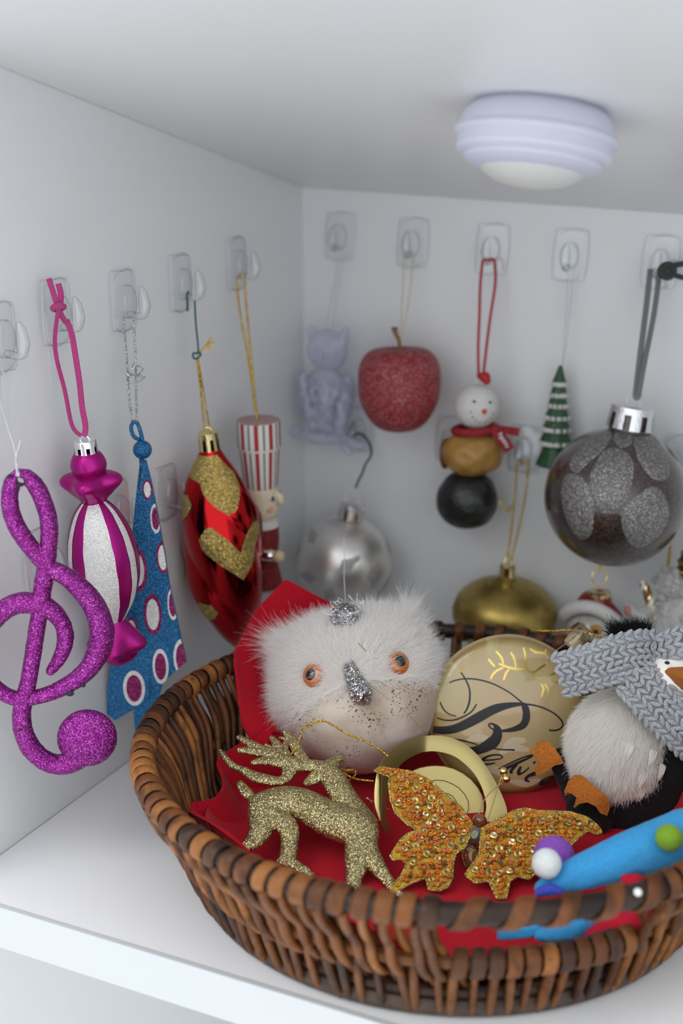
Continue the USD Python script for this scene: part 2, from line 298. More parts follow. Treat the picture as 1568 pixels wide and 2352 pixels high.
for th in np.linspace(FH[0]+.06, FH[1]-.05, 5): wrap(th, .016, .0033, W_mid, 1.0, .0046, ph0=-PI/2)
def stick(name, ctrl, r, m, n=13): part(name, tube([bp(*c) for c in ctrl], r, n, 7, straight=True), m, bk, world=True, smooth=60)
for th in spots:
    j = lambda s=.008: rng.normal(0, s)
    if not (inside(th, BH) and rng.random() < .45):
        m = (W_light, W_mid, W_mid)[rng.integers(0, 3)]; r = rng.uniform(.0018, .0023)
        a = th+j(); s = rng.uniform(.0, .03)
        stick('outer_stake', [(a, RIM_R+.0036, RIM_Z-.003), (a+s*.3, RIM_R+.001, .050), (a+s*.6, wallr(.04)+.0022, .040), (a+s, wallr(.03)+.0034, .030), (a+s+.028, wallr(.024)+.0022, .0235), (a+s+.036, wallr(.02)-.002, .021)], [r*.9, r, r, r*1.1, r*.9, r*.5], m)
        r = rng.uniform(.0017, .0021); sl = rng.uniform(.10, .15)
        stick('inner_stake', [(a+.02, RIM_R-.0042, RIM_Z-.002), (a+.02, wallr(.052)-.0022, .052), (a+.02, wallr(.04)-.0030, .041), (a+.02+sl*.35, wallr(.028)-.0030, .029), (a+.02+sl*.8, wallr(.015)-.0042, .014), (a+.02+sl, wallr(.005)-.008, .0072)], [r*.8, r*1.1, r, r, r*.9, r*.7], (W_mid, W_mid, W_light, W_dark)[rng.integers(0, 4)])
lo = np.arange(0, 2*PI, .0068/wallr(.012))
for th in lo:
    th = th+rng.normal(0, .006); r = rng.uniform(.0013, .0021); k = rng.normal(0, .012)
    stick('lower_stake', [(th, wallr(.03)-.0008, .0325), (th+k*.3, wallr(.026)+.0016, .0262), (th+k*.7, wallr(.013)+.0012, .0130), (th+k, wallr(.004)+.0008, .0042), (th+k, wallr(0)-.0006, .0014)], [r*.7, r, r*1.1, r, r*.7], (W_light, W_mid, W_mid, W_dark)[rng.integers(0, 4)])
for th in np.arange(FH[0]+.03, FH[1]-.02, .052):
    m = (W_mid, W_light, W_dark)[rng.integers(0, 3)]; a = np.linspace(-.6, 1.35, 11)*PI; r = wallr(.031); rr = .0044
    P = [bp(th+.018*(i/10-.5), r-.0002+rr*math.cos(x), .0310+rr*1.15*math.sin(x)) for i, x in enumerate(a)]
    c0 = bp(th, r, .031); part('band_wrap', sweep(np.array(P), circ(.0011, .0028, 8, .8), np.array(P)-np.array([bp(th+.018*(i/10-.5), r-.0002, .031) for i in range(11)])), m, bk, world=True, smooth=50)
part('pearl_bead', ball(bp(math.radians(-43.2), RIM_R+.0042, RIM_Z+.0044), .0014), plain('pearl', (.85, .85, .82), .2), bk, world=True, label='tiny white bead stuck on the rim')
# ---------------------------------------------------------------- ornaments on the left wall
BACK = -FW                                                        # a direction out of the cabinet
def hung(name, label, cat_, A, B, group=None):
    A, B = A_(*A), A_(*B); return thing(name, label, cat_, A, frame_of(A-B, A_(.41, -.91, 0)), group)
def sheet(profile, poly, off, size=.0012, lobes=None):
    """the area poly of (phi, z) on a lathe's surface, lifted by off"""
    pr = np.asarray(profile, float); o = np.argsort(pr[:, 1]); zz, rr = pr[o, 1], pr[o, 0]; rm = rr.max()
    g = sg.Polygon([(p*rm, z) for p, z in poly]).buffer(0); out = []
    for gg in getattr(g, 'geoms', [g]):
        if gg.area < 1e-9: continue
        v, f = trimesh.creation.triangulate_polygon(gg.segmentize(size), engine='earcut')
        v, f = trimesh.remesh.subdivide_to_size(np.c_[v, np.zeros(len(v))], f, size*1.5); ph, z = v[:, 0]/rm, v[:, 1]; r = np.interp(z, zz, rr)
        if lobes is not None: r = r*lobes(ph, z)
        r = r+off; out.append(T(np.stack([r*np.cos(ph), r*np.sin(ph), z], 1), f)); out[-1].merge_vertices()
    return cat(out)
def crown_cap(t, r, h, z, m, prongs=8, ring=True, ringm=None):
    """metal cap: a lid, a collar of prongs and a wire loop; z is the lid's height"""
    c = part('cap', lathe([(1e-4, z+.0006), (r*.9, z+.0006), (r, z), (r*1.02, z-h*.3), (r*.94, z-h*.3), (r*.94, z-.0006), (1e-4, z-.0006)], 32), m, t, smooth=40)
    for k in range(prongs):
        a = 2*PI*k/prongs; ph = np.linspace(a-.24, a+.24, 5)
        P = np.stack([[(R*math.cos(p), R*math.sin(p), zz) for R, zz in ((r*1.02, z-h*.28), (r*1.08, z-h), (r*1.0, z-h), (r*.95, z-h*.28))] for p in ph])
        part('prong', grid(P, close_v=True), m, c, smooth=30)
    if ring: part('hanger_loop', tube([(0, r*.42*math.cos(s), z+r*.45*math.sin(s)+.0002) for s in np.linspace(-.2, PI+.2, 9)], max(.0005, r*.09), 20, 6), ringm or m, c)
    return c
# purple treble clef
M_purple = glitter('purple_glitter', (.10, .006, .085), (.25, .014, .22), (.85, .22, .78), .00030, rough=.34, spread=.5)
M_black = plain('black_foam', (.015, .015, .016), .8)
O = A_(*(.035,-.3306,.1283)); RC = uvframe((.85, .53, 0), (0, 0, 1))
clef = thing('treble_clef', 'large purple glitter treble clef hanging from a silver wire at far left', 'ornament', O, RC)
P1 = [(.0026,.0205,.0035),(-.0019,.0264,.0035),(-.0069,.0342,.0035),(-.0105,.044,.0035),(-.0108,.0515,.0033),(-.0085,.0583,.0032),(-.0051,.0605,.003),(-.0011,.058,.0033),(.0023,.0511,.0035),(.0046,.0421,.0035),(.0046,.0331,.0035),(.0035,.0254,.0035),(.0022,.0185,.0036),(.0006,.0114,.0037),(-.001,.0029,.0035),(-.0036,-.0099,.0034),(-.0066,-.0244,.0034),(-.0098,-.0376,.0035),(-.0123,-.0464,.0038),(-.0127,-.0555,.0039),(-.0106,-.0636,.0041),(-.0059,-.0704,.0041),(.0008,-.0743,.0042),(.007,-.074,.0045),(.0127,-.0709,.0045)]
P2 = [(.0032,.0191,.0034),(.009,.016,.0037),(.0153,.0104,.0042),(.0209,.0026,.0046),(.0241,-.0062,.0049),(.0243,-.015,.005),(.0215,-.023,.0046),(.0164,-.0301,.004),(.0093,-.0353,.0036),(.0016,-.039,.0033),(-.0067,-.0411,.0031),(-.0148,-.041,.0031),(-.0206,-.0377,.0031),(-.0249,-.0323,.0031),(-.0273,-.0248,.0032),(-.0278,-.0175,.0033),(-.0256,-.0103,.0035),(-.0215,-.004,.0039),(-.0165,.0008,.0042),(-.011,.0034,.0043),(-.0057,.0035,.0043),(-.0005,.0022,.0042),(.0039,-.0009,.0038),(.0073,-.0058,.0034),(.0087,-.0113,.0034),(.008,-.0171,.0033),(.006,-.0221,.0029),(.0034,-.0261,.0025),(.0012,-.0289,.0019)]
bb = [(.0154,-.0622,.0134),(-.0056,.0585,.0016),(.0094,-.0387,.0002),(.0154,-.0351,.0002),(-.013,-.0544,.0002),(-.0096,.061,.0002)]
def smooth_chain(P, n, grow=1.10): return chain([(*p[:2], 0, p[2]*grow) for p in spline(np.array(P), n)], 14)
body = union([smooth_chain(P1, 56), smooth_chain(P2, 70), mf.Manifold.sphere(1, 40).scale([bb[0][2], bb[0][2]*1.03, .0062]).translate([bb[0][0], bb[0][1], 0])])
body = body-mf.Manifold.cylinder(.03, .0019, .0019, 24, True).translate([bb[1][0], bb[1][1], 0])
bt = tm(body.refine_to_length(.0016)); bt.merge_vertices()
v = np.array(bt.vertices); v += bt.vertex_normals*((fbm(v*900, 2, 3)-.5)*.0004)[:, None]; bt.vertices = v
part('clef', bt, M_purple, clef, smooth=50)
part('eyelet', cat([tube([(bb[1][0]+.0020*math.cos(a), bb[1][1]+.0020*math.sin(a), .0030) for a in np.linspace(0, 2*PI, 13)[:-1]], .0004, 24, 6, closed=True), lathe([(.00195, -.003), (.00195, .003)], 24).apply_translation((bb[1][0], bb[1][1], 0))]), M_black, clef, label='black bare eyelet')
for k, s in ((2, .0019), (3, .0012), (4, .0011), (5, .0011)):
    q = np.array(bb[k][:2]); hit = np.linalg.norm(np.array(bt.vertices)[:, :2]-q, axis=1); i = np.argmax(np.where(hit < .0022, np.array(bt.vertices)[:, 2], -1)); z = bt.vertices[i][2]
    part('worn_spot', ball((q[0], q[1], z-.0003), (s, s*.7, .0005), sub=2), M_black, clef, label='dark worn spot where glitter came off')
def cord(t, name, pts, r, m, n=40, k=6, **kw): return part(name, tube(pts, r, n, k, **kw), m, t, world=True, smooth=True)
cord(clef, 'wire', [(.0113,-.3205,.2331),(.0159,-.3257,.2243),(.0194,-.3298,.2176),(.0225,-.3319,.2135),(.0282,-.3357,.2062),(.0316,-.3378,.2022),(.0341,-.3401,.1982),(.0372,-.3429,.1935),(.0386,-.3444,.191)], .00030, M_wire)
cord(clef, 'wire', [(.0372,-.3403,.2055),(.0369,-.3414,.2024),(.0364,-.3424,.1997),(.0369,-.3436,.1945),(.0376,-.3442,.1912)], .00036, M_wire, 20)
cord(clef, 'wire', [(.0126,-.3203,.2318),(.014,-.3204,.2291),(.0152,-.3205,.2269)], .0003, M_wire, 8)
# pink candy
M_mag = plain('magenta_satin', (.40, .007, .20), .33, metallic=.75, specular_ior_level=.6)
M_whiteg = glitter('white_glitter', (.55, .55, .52), (.78, .78, .76), (1, 1, .95), .0003, metal=.25, rough=.4, spread=.35)
cA, cB = A_(*(.021,-.2765,.1947)), A_(*(.022,-.2592,.0747))
candy = hung('candy_ornament', 'shiny magenta and white striped candy ornament hanging from a pink suede loop', 'ornament', cA, cB)
CPRE = [(.0049,-.0071),(.007,-.0093),(.008,-.0115),(.0085,-.0137),(.0081,-.0163),(.0072,-.0181),(.007,-.019)]
part('neck_bulb', lathe(CPRE, 48, res=24), M_mag, candy, smooth=True)
lob = lambda ph, z: 1+.11*np.cos(6*ph+.4)
CR1 = [(.0041,-.0174),(.0091,-.0181),(.0116,-.0192),(.0129,-.021),(.0129,-.023),(.0112,-.0256),(.0083,-.0292),(.0059,-.0323),(.0054,-.0337)]
CR2 = [(.0057,-.0937),(.0063,-.0962),(.0083,-.1001),(.011,-.1045),(.0127,-.108),(.0132,-.11),(.0126,-.112),(.0101,-.113),(.0093,-.1155),(.0075,-.1185),(.004,-.1205),(.0002,-.1213)]
z0 = CR1[3][1]; z1 = CR2[5][1]
part('ruffle', lathe(CR1, 72, lambda ph, z: 1+.17*np.cos(4*ph+.25)*np.exp(-((z-z0)/.009)**2), res=40), M_mag, candy, smooth=50)
part('ruffle', lathe(CR2, 72, lambda ph, z: 1+.17*np.cos(4*ph+.3)*np.exp(-((z-z1)/.008)**2), res=48), M_mag, candy, smooth=50)
CBD = np.array([(.0056,-.0323),(.0088,-.0357),(.0122,-.0414),(.0148,-.0483),(.0166,-.0564),(.0171,-.0645),(.0165,-.0728),(.0143,-.0811),(.0109,-.0884),(.0078,-.0932),(.0061,-.0957)])
CBD = spline(CBD, 60)
part('body', lathe(CBD, 72), M_mag, candy, smooth=True)
for k in range(6):
    c0, w = .115+k*PI/3, (.445 if k % 2 == 0 else .14); n = 40; zs = np.linspace(CBD[0, 1], CBD[-1, 1], n)
    wob = lambda zz: .008*np.sin(zz*500+k)
    P = np.array([[((np.interp(-z, -CBD[:, 1], CBD[:, 0])+.0002)*math.cos(a), (np.interp(-z, -CBD[:, 1], CBD[:, 0])+.0002)*math.sin(a), z) for a in np.linspace(c0-w+wob(z), c0+w+wob(z+.01), 9)] for z in zs])
    part('stripe', grid(P), M_whiteg, candy, smooth=True, label='white glitter stripe')
CC = [(.0053,-.0011),(.0054,-.0095)]
crown_cap(candy, CC[0][0], abs(CC[1][1]-CC[0][1]), CC[0][1]-.001, M_silver, 8)
M_suede = plain('pink_suede', (.36, .030, .155), .9, 900, (.42, .045, .19), sheen_weight=.1)
def strap(t, name, pts, w, th, m, up, n=30): return part(name, sweep(spline(np.array(pts), n), circ(th/2, w/2, 8, .5), up), m, t, world=True, smooth=40)
dh, dc = (.5271,.5387)
strap(candy, 'suede_strand', [(.0143,-.2813,.2537),(.013,-.2817,.2472),(.012,-.282,.2412),(.0118,-.282,.2362),(.0125,-.2815,.2282),(.0142,-.2804,.2181),(.0157,-.2795,.2047),(.0181,-.2781,.1968),(.0197,-.2771,.1953)], .0020, .0013, M_suede, BACK+.8*RT)
strap(candy, 'suede_strand', [(.0141,-.2757,.2487),(.0158,-.2752,.2441),(.017,-.2751,.2378),(.0182,-.2752,.2288),(.0196,-.2755,.2177),(.0208,-.2759,.2056),(.0216,-.2761,.1974),(.021,-.2766,.1949)], .0028, .0013, M_suede, BACK)
strap(candy, 'suede_strand', [(.0147,-.2811,.2537),(.0143,-.2795,.2516),(.0142,-.2777,.2494),(.0142,-.276,.2477)], .0026, .0013, M_suede, BACK, 10)
strap(candy, 'suede_end', [(.0095,-.2806,.2675),(.0115,-.2811,.2629),(.0134,-.2816,.258),(.0149,-.2818,.2549)], .0026, .0013, M_suede, BACK, 16)
strap(candy, 'suede_end', [(.0131,-.2786,.2652),(.0144,-.279,.2617),(.0149,-.2796,.2586),(.0145,-.2808,.2552)], .0028, .0013, M_suede, BACK+.5*RT, 16)
kc = A_(*[(.0142,-.281,.2548),(.0144,-.2809,.2548)][0])
part('suede_knot', [tube([kc+.0022*(math.cos(a)*RT*1.1+math.sin(a)*norm(BACK))+UPV*.0006*math.sin(a+1) for a in np.linspace(0, 2*PI, 13)[:-1]], .0014, 30, 8, closed=True), ball(kc, (.0020, .0020, .0017), sub=2)], M_suede, candy, world=True)
# blue spotted tree
M_blueg = glitter('blue_glitter', (.004, .06, .16), (.012, .125, .31), (.10, .42, .80), .0003, metal=.5, rough=.42, spread=.42)
M_magg = glitter('raspberry_glitter', (.12, .005, .05), (.27, .012, .11), (.7, .1, .4), .0004, metal=.5, rough=.45, spread=.5)
O = A_(*(.022,-.2351,.1077)); RTn = uvframe((.9, .43, 0), (0, 0, 1))
bt_ = thing('tree_ornament', 'blue glitter tree ornament with white and raspberry spots on a silver cord', 'ornament', O, RTn)
outline = [(.0014,.0678),(.0042,.0678),(.0065,.0565),(.0096,.0352),(.0117,.0193),(.0135,.0025),(.0168,-.0173),(.0185,-.0277),(.0209,-.0408),(.0132,-.0479),(.0081,-.0531),(.0053,-.062),(-.0017,-.071),(-.0059,-.08),(-.0082,-.0809),(-.0083,-.0682),(-.0185,-.0744),(-.0225,-.0708),(-.0218,-.0573),(-.019,-.0423),(-.015,-.0188),(-.0097,.0068),(-.0047,.0286),(-.0024,.0443),(-.0001,.0605)]
pg = sg.Polygon(outline).buffer(0)
part('board', slab(pg, .0022, .0005, -.0011), M_blueg, bt_, smooth=30)
sl = [(.0014,.0646),(.0019,.0646),(.0004,.0532),(-.0002,.0524)]
part('slot', slab(sg.Polygon(sl), .0002, 0, .00108), M_black, bt_, label='dark narrow slot near the top')
side = sa.scale(pg, .55, .93, origin=(0, pg.bounds[3])); side = sg.Polygon([(x, y) for x, y in side.exterior.coords])
m = slab(side, .0022, 0, -.0011); m.apply_transform(M4((0, 0, -.0105), trimesh.transformations.rotation_matrix(PI/2, (0, 1, 0))[:3, :3])); part('cross_board', m, M_blueg, bt_, smooth=30)
dots = [[(.0043,.0528),(.0067,.0528),(.0046,.0582)],[(.0079,.0376),(.0106,.0376),(.0082,.0454)],[(-.0027,.0102),(.0024,.0102),(-.0022,.0219)],[(.0108,.0168),(.0142,.0168),(.0112,.0256)],[(.0043,-.0142),(.009,-.0142),(.0048,-.003)],[(.0149,-.0086),(.0176,-.0087),(.0152,.0003)],[(.0072,-.0434),(.0114,-.0434),(.0076,-.0335)],[(-.0073,-.0557),(-.0015,-.0557),(-.0068,-.0457)],[(.0187,-.0386),(.0232,-.0387),(.019,-.0281)],[(-.0072,-.0223),(-.0039,-.0223),(-.0069,-.0158)]]
for k, (c, a, b) in enumerate(dots):
    rx, ry = a[0]-c[0], b[1]-c[1]; e = sa.scale(sg.Point(c).buffer(1, 16), rx, ry).intersection(pg.buffer(-.0001)); inner = sa.scale(sg.Point(c).buffer(1, 16), rx*.70, ry*.76).intersection(pg.buffer(-.0001)); wi = k in (0, 2, 3, 4, 9)
    d = part('spot', slab(e, .00025, 0, .0011), M_magg if wi else M_whiteg, bt_, smooth=False)
    if not inner.is_empty: part('spot_centre', slab(inner, .00022, 0, .00133), M_whiteg if wi else M_magg, d, smooth=False)
tb = A_(*(.022,-.2307,.1801)); part('bead', ball(tb, .0048, sub=4), M_blueg, bt_, world=True, smooth=True)
tl = [(.0205,-.23,.185),(.0179,-.2308,.1861),(.016,-.2308,.1893),(.016,-.2298,.1929),(.0173,-.2289,.1938),(.0192,-.2288,.1914),(.0208,-.2292,.1871),(.0218,-.2298,.1837)]
cord(bt_, 'loop', tl, .0011, M_blueg, 30)
M_silvercord = glitter('silver_cord', (.25, .25, .26), (.62, .62, .62), (.95, .95, .95), .0005, metal=.7, rough=.3, spread=.4)
for pth in ([(.0086,-.2228,.2457),(.0101,-.2243,.2346),(.0118,-.226,.2217),(.0138,-.2283,.2055),(.016,-.2297,.1931)], [(.0175,-.2267,.2448),(.0179,-.227,.233),(.018,-.2275,.22),(.018,-.2283,.2046),(.0182,-.2287,.1931)]):
    part('cord', twisted(pth, .00062, .0024, 160), M_silvercord, bt_, world=True, smooth=True)
rg = np.random.default_rng(3); kt = A_(*[(.0148,-.2299,.2179),(.015,-.2298,.2179)][0])
part('cord_knot', [ball(kt, .0012, sub=2)]+[tube([kt, kt+.006*norm(rg.normal(size=3)*.5+RT*.9), kt+.009*norm(rg.normal(size=3)*.6+RT)], .00028, 8, 4) for _ in range(9)], M_silvercord, bt_, world=True)
# red and gold spindle
M_redm = plain('red_mirror', (.46, .012, .016), .09, metallic=1)
M_goldg = glitter('gold_glitter', (.26, .16, .03), (.50, .35, .09), (.95, .80, .38), .00036, metal=.8, rough=.32, spread=.55)
sA, sB = A_(*(.027,-.1751,.1819)), A_(*(.027,-.1502,.0452))
sp = hung('spindle_ornament', 'long pointed shiny red ornament with gold glitter patches and gold cap', 'ornament', sA, sB)
SPR = spline(np.array([(.0055,-.0115),(.0072,-.0154),(.0126,-.0245),(.0163,-.0324),(.0196,-.0431),(.0215,-.0512),(.0229,-.0648),(.0226,-.0787),(.0213,-.0929),(.0179,-.1073),(.0131,-.119),(.0088,-.1279),(.0036,-.1353),(.0003,-.139)]), 120)
tw = lambda ph, z: 1+.07*(np.abs(((ph*3+z*95)/(2*PI)) % 1-.5)*4-1)*np.clip((-z-.012)/.02, 0, 1)
part('body', lathe(SPR, 96, tw), M_redm, sp, smooth=50)
for poly in ([[(-1.4708,-.0135),(-1.4708,-.0204),(-1.1088,-.0251),(-.4647,-.0265),(-.3161,-.0317),(.0596,-.0393),(.4274,-.045),(.6808,-.0436),(.9555,-.0345),(1.1983,-.0241),(.7065,-.0135)],[(-1.3734,-.0345),(-.8564,-.0336),(-.6525,-.0383),(-.7478,-.044),(-1.0062,-.0479),(-1.2945,-.0537),(-1.4708,-.046)],[(-.2185,-.0498),(-.0536,-.0498),(.2695,-.0574),(.5609,-.0672),(.7194,-.0615),(1.1063,-.0536),(1.3091,-.0544),(1.4289,-.0591),(1.1626,-.0673),(.9033,-.0762),(.5186,-.0835),(.2949,-.0779),(-.103,-.0684),(-.3537,-.0624),(-.4144,-.0566)],[(-.7955,-.0991),(-.4102,-.0996),(-.264,-.1048),(-.4469,-.11),(-.953,-.1121),(-1.1715,-.1058)]]):
    part('gold_patch', sheet(SPR, poly, .0004, .001, tw), M_goldg, sp, smooth=True, label='gold glitter patch')
for k in range(3): part('gold_patch', sheet(SPR, [(2.0+1.3*k+.35*math.cos(a)+.1*math.sin(3*a), -.06-.012*k+.014*math.sin(a)) for a in np.linspace(0, 2*PI, 20)[:-1]], .0004, .001, tw), M_goldg, sp, smooth=True, label='gold glitter patch')
M_capgold = plain('cap_gold', (.72, .60, .30), .2, metallic=1)
SC = [(.0055,-.002),(.0058,-.0118)]
crown_cap(sp, SC[0][0], abs(SC[1][1]-SC[0][1]), SC[0][1], M_capgold, 8)
for pth in ([(.0144,-.1632,.2188),(.0179,-.1668,.2078),(.0226,-.1723,.192),(.0255,-.1758,.1819)], [(.0149,-.163,.2188),(.0188,-.1664,.2078),(.0237,-.1707,.1942),(.0281,-.1746,.1819)]):
    part('gold_cord', twisted(pth, .0006, .0022, 120), M_goldthread, sp, world=True, smooth=True)
part('gold_tassel', [tube(p, .00035, 10, 4) for p in [[(.0147,-.1626,.2204),(.017,-.1606,.2239),(.0192,-.1586,.2272),(.0211,-.1569,.2305)],[(.0147,-.1626,.2204),(.017,-.1606,.2239),(.0193,-.1588,.2265),(.0219,-.1569,.2288)],[(.0147,-.1626,.2204),(.017,-.1606,.2239),(.0194,-.159,.2258),(.0228,-.157,.2272)],[(.0147,-.1626,.2204),(.017,-.1606,.2239),(.0195,-.1591,.2251),(.0216,-.158,.2256)],[(.0147,-.1626,.2204),(.017,-.1606,.2239),(.0195,-.1593,.2244),(.0225,-.1581,.2239)],[(.0147,-.1626,.2204),(.017,-.1606,.2239),(.0196,-.1595,.2237),(.0233,-.1582,.2223)]]], M_goldthread, sp, world=True)
cord(sp, 'green_wire', [(.0126,-.1686,.2446),(.012,-.1672,.2504),(.0118,-.1662,.2543),(.0123,-.1657,.2552)], .00075, M_green_wire, 16)
cord(sp, 'green_wire', [(.013,-.1612,.25),(.0144,-.1632,.2407),(.0164,-.1653,.2303),(.0175,-.1665,.2245),(.0171,-.1674,.2218),(.0158,-.1679,.2222),(.0153,-.1686,.2204),(.0163,-.1686,.219),(.0182,-.1675,.2199),(.0191,-.1666,.2215),(.0179,-.1668,.2227)], .0006, M_green_wire, 60)
# nutcracker
nA, nB = A_(*(.03,-.1227,.1785)), A_(*(.028,-.1126,.05))
nut = thing('nutcracker', 'wooden nutcracker with red and white striped hat hanging behind the red spindle', 'ornament', nA, frame_of(nA-nB, A_(1, .12, 0)))
M_hatw = plain('hat_white', (.72, .69, .65), .7); M_hatr = plain('hat_red', (.36, .02, .025), .6); M_hatg = plain('hat_green', (.12, .17, .16), .6)
M_skin = plain('nut_skin', (.72, .60, .44), .5); M_jack = glitter('jacket_red', (.10, .006, .008), (.22, .012, .012), (.5, .05, .04), .0005, metal=.3, rough=.5, spread=.4); M_woodb = plain('wood_bead', (.66, .50, .28), .5); M_offw = plain('off_white', (.66, .62, .58), .7)
HAT = [(.0128, 0), (.0128, -.0155), (.0121, -.0157), (.0121, -.0165), (.0119, -.0170), (.0100, -.0405)]
h = part('hat', lathe([(1e-4, 0)]+HAT+[(1e-4, -.0405)], 48), M_hatw, nut, smooth=40)
for k in range(18):
    a = 2*PI*k/18+.1; w = .095 if k % 2 == 0 else .045; n = M_hatr if k % 2 == 0 else M_hatg
    for z in (HAT[:2], HAT[4:]):
        P = np.array([[((r+.0002)*math.cos(a+d), (r+.0002)*math.sin(a+d), zz) for d in (-w, 0, w)] for r, zz in z]); part('hat_stripe', grid(P), n, h, smooth=False)
for k in range(-5, 6):
    y = k*.00225; L = math.sqrt(max(.0126**2-y*y, 1e-8)); w = .00055 if k % 2 else .00022
    part('hat_stripe', box((-L, y-w, .00002), (L, y+w, .0002)), M_hatr if k % 2 else M_hatg, h, smooth=False)
part('head', lathe([(1e-4, -.040), (.0098, -.0405), (.0104, -.046), (.0104, -.052), (.0096, -.058), (.0075, -.061), (1e-4, -.062)], 40, res=30), M_skin, nut, smooth=True)
part('nose', chain([(.0096, 0, -.0440, .0016), (.0118, 0, -.0470, .0028), (.0122, 0, -.0490, .0026)]), M_skin, nut, smooth=50)
for s in (-1, 1):
    e = part('eye_white', ball((.0087, s*.0052, -.0462), (.0012, .0020, .0024), frame_of((0, 0, 1), (.86, s*.5, 0)), 2), M_offw, nut); part('iris', ball((.0096, s*.0056, -.0462), (.0008, .0012, .0017), frame_of((0, 0, 1), (.86, s*.5, 0)), 2), plain(f'iris_blue_{s+1}', (.02, .06, .11), .2), e)
    part('cheek', ball((.0078, s*.0064, -.0530), (.0010, .0024, .0022), frame_of((0, 0, 1), (.78, s*.62, 0)), 2), plain(f'blush_{s+1}', (.66, .36, .23), .6), nut, label='rosy painted cheek')
part('collar', lathe([(.0070, -.0605), (.0098, -.0625), (.0104, -.0655), (.0085, -.067), (1e-4, -.067)], 36), M_offw, nut)
part('jacket', lathe([(1e-4, -.0655), (.0098, -.066), (.0100, -.074), (.0085, -.088), (.0088, -.092), (.0112, -.1035), (.0108, -.1048), (1e-4, -.1048)], 40), M_jack, nut, smooth=40)
for s in (-1, 1):
    part('shoulder_button', ball((.001, s*.0125, -.0695), .0032, sub=3), M_black, nut)
    if s < 0:
        part('sleeve', chain([(.001, s*.0105, -.0680, .0036), (.0015, s*.0115, -.0755, .0038), (.003, s*.0112, -.0790, .0036)], 20), M_jack, nut, smooth=50)
        part('cuff', tube([(.0030, s*.0112, -.0800), (.0110, s*.0112, -.0803)], .0040, 6, 20), M_silver, nut, smooth=40)
        part('hand', ball((.0142, s*.0112, -.0804), .0038, sub=3), M_woodb, nut)
    else:
        part('sleeve', chain([(.001, s*.0105, -.0690, .0036), (.0, s*.0120, -.0870, .0034)], 20), M_jack, nut, smooth=50)
        part('hand', ball((0, s*.0122, -.0915), .0034, sub=3), M_woodb, nut)
    part('leg', tube([(0, s*.0048, -.104), (0, s*.0048, -.1215)], .0042, 6, 18), M_offw, nut, smooth=40)
    part('boot', chain([(-.0005, s*.0048, -.1210, .0044), (0, s*.0048, -.1275, .0044), (.0035, s*.0048, -.1280, .0038)], 16), M_black, nut, smooth=50)
part('hair_tuft', ball((-.004, 0, -.0545), (.0082, .0098, .0105), sub=3), M_offw, nut)
for pth in ([(.0091,-.1068,.259),(.012,-.1102,.2441),(.019,-.1148,.2193),(.025,-.1192,.197),(.0298,-.1229,.1785)], [(.0176,-.1129,.2557),(.0203,-.1154,.2372),(.0241,-.1186,.2123),(.0274,-.1212,.1923),(.03,-.1228,.1783)], [(.0111,-.1105,.2587),(.0121,-.1095,.2607),(.0137,-.1087,.2607),(.0148,-.1088,.2587),(.0157,-.1094,.2552)]):
    cord(nut, 'gold_cord', pth, .0007, M_goldthread, 30, 5)
# ---------------------------------------------------------------- ornaments on the back wall
# clear owl on a branch
M_crys = {'g': ('geometry', {}), 'n': ('noise_texture', {'scale': 170, 'detail': 3}), 'b': ('bump', {'strength': .9, 'distance': .004}), 'p': ('principled_bsdf', {'base_color': (.66, .66, .80), 'roughness': .09, 'specular_ior_level': .7}), 't': ('transparent_bsdf', {'color': (.93, .93, .98)}), 'r': ('rgb_ramp', {'ramp': [(.35, (.10,)*3), (.65, (.58,)*3)]}), 'm': ('mix_closure', {})}
M_crystal = material('lavender_crystal', M_crys, [('g.position', 'n.vector'), ('n.fac', 'b.height'), ('b.normal', 'p.normal'), ('n.fac', 'r.fac'), ('r.color', 'm.fac'), ('t.BSDF', 'm.closure1'), ('p.BSDF', 'm.closure2')], 'm.closure')
oO = A_(*(.0301,-.024,.1845)); q = .00029
owl = thing('clear_owl', 'clear lavender tinted acrylic owl perched on a branch in the corner', 'ornament', oO, RB)
part('head', union([sph((-.001, .0245, 0), .0140, 24).scale([1, 1, .75])]+[chain([(s*.009, .031, 0, .005), (s*.0125, .0385, .001, .0022)], 16) for s in (-1, 1)]), M_crystal, owl, smooth=50)
part('body', ball((-.002, -.009, 0), (.0175, .023, .012), sub=4), M_crystal, owl, smooth=True)
for s in (-1, 1):
    part('wing', ball((s*.0125, -.011, .004), (.0062, .0215, .0075), frame_of((0, 0, 1), (1, -.22*s, 0)), 3), M_crystal, owl, smooth=True)
    e = part('eye', lathe([(1e-4, .0012), (.0028, .0010), (.0048, .0003), (.0052, -.0008)], 24).apply_translation((s*.0056-.001, .0262, .0105)), M_crystal, owl, smooth=True)
part('beak', chain([(-.001, .0222, .0100, .0022), (-.001, .0178, .0125, .0009)], 12), M_crystal, owl, smooth=50)
for r in range(4):
    for c in range(4): part('breast_feather', ball((-.0085+c*.0048+(r % 2)*.002, .004-r*.0065, .0098-abs(c-1.5)*.0012), (.0024, .0032, .0016), sub=2), M_crystal, owl, smooth=True)
part('branch', chain([(-.0255, -.0320, 0, .0034), (-.010, -.0345, .002, .0042), (.008, -.0340, .001, .0040), (.0225, -.0365, 0, .0036)], 16), M_crystal, owl, smooth=50)
part('twig', chain([(.010, -.036, .001, .003), (.016, -.043, .002, .0018)], 12), M_crystal, owl, smooth=50)
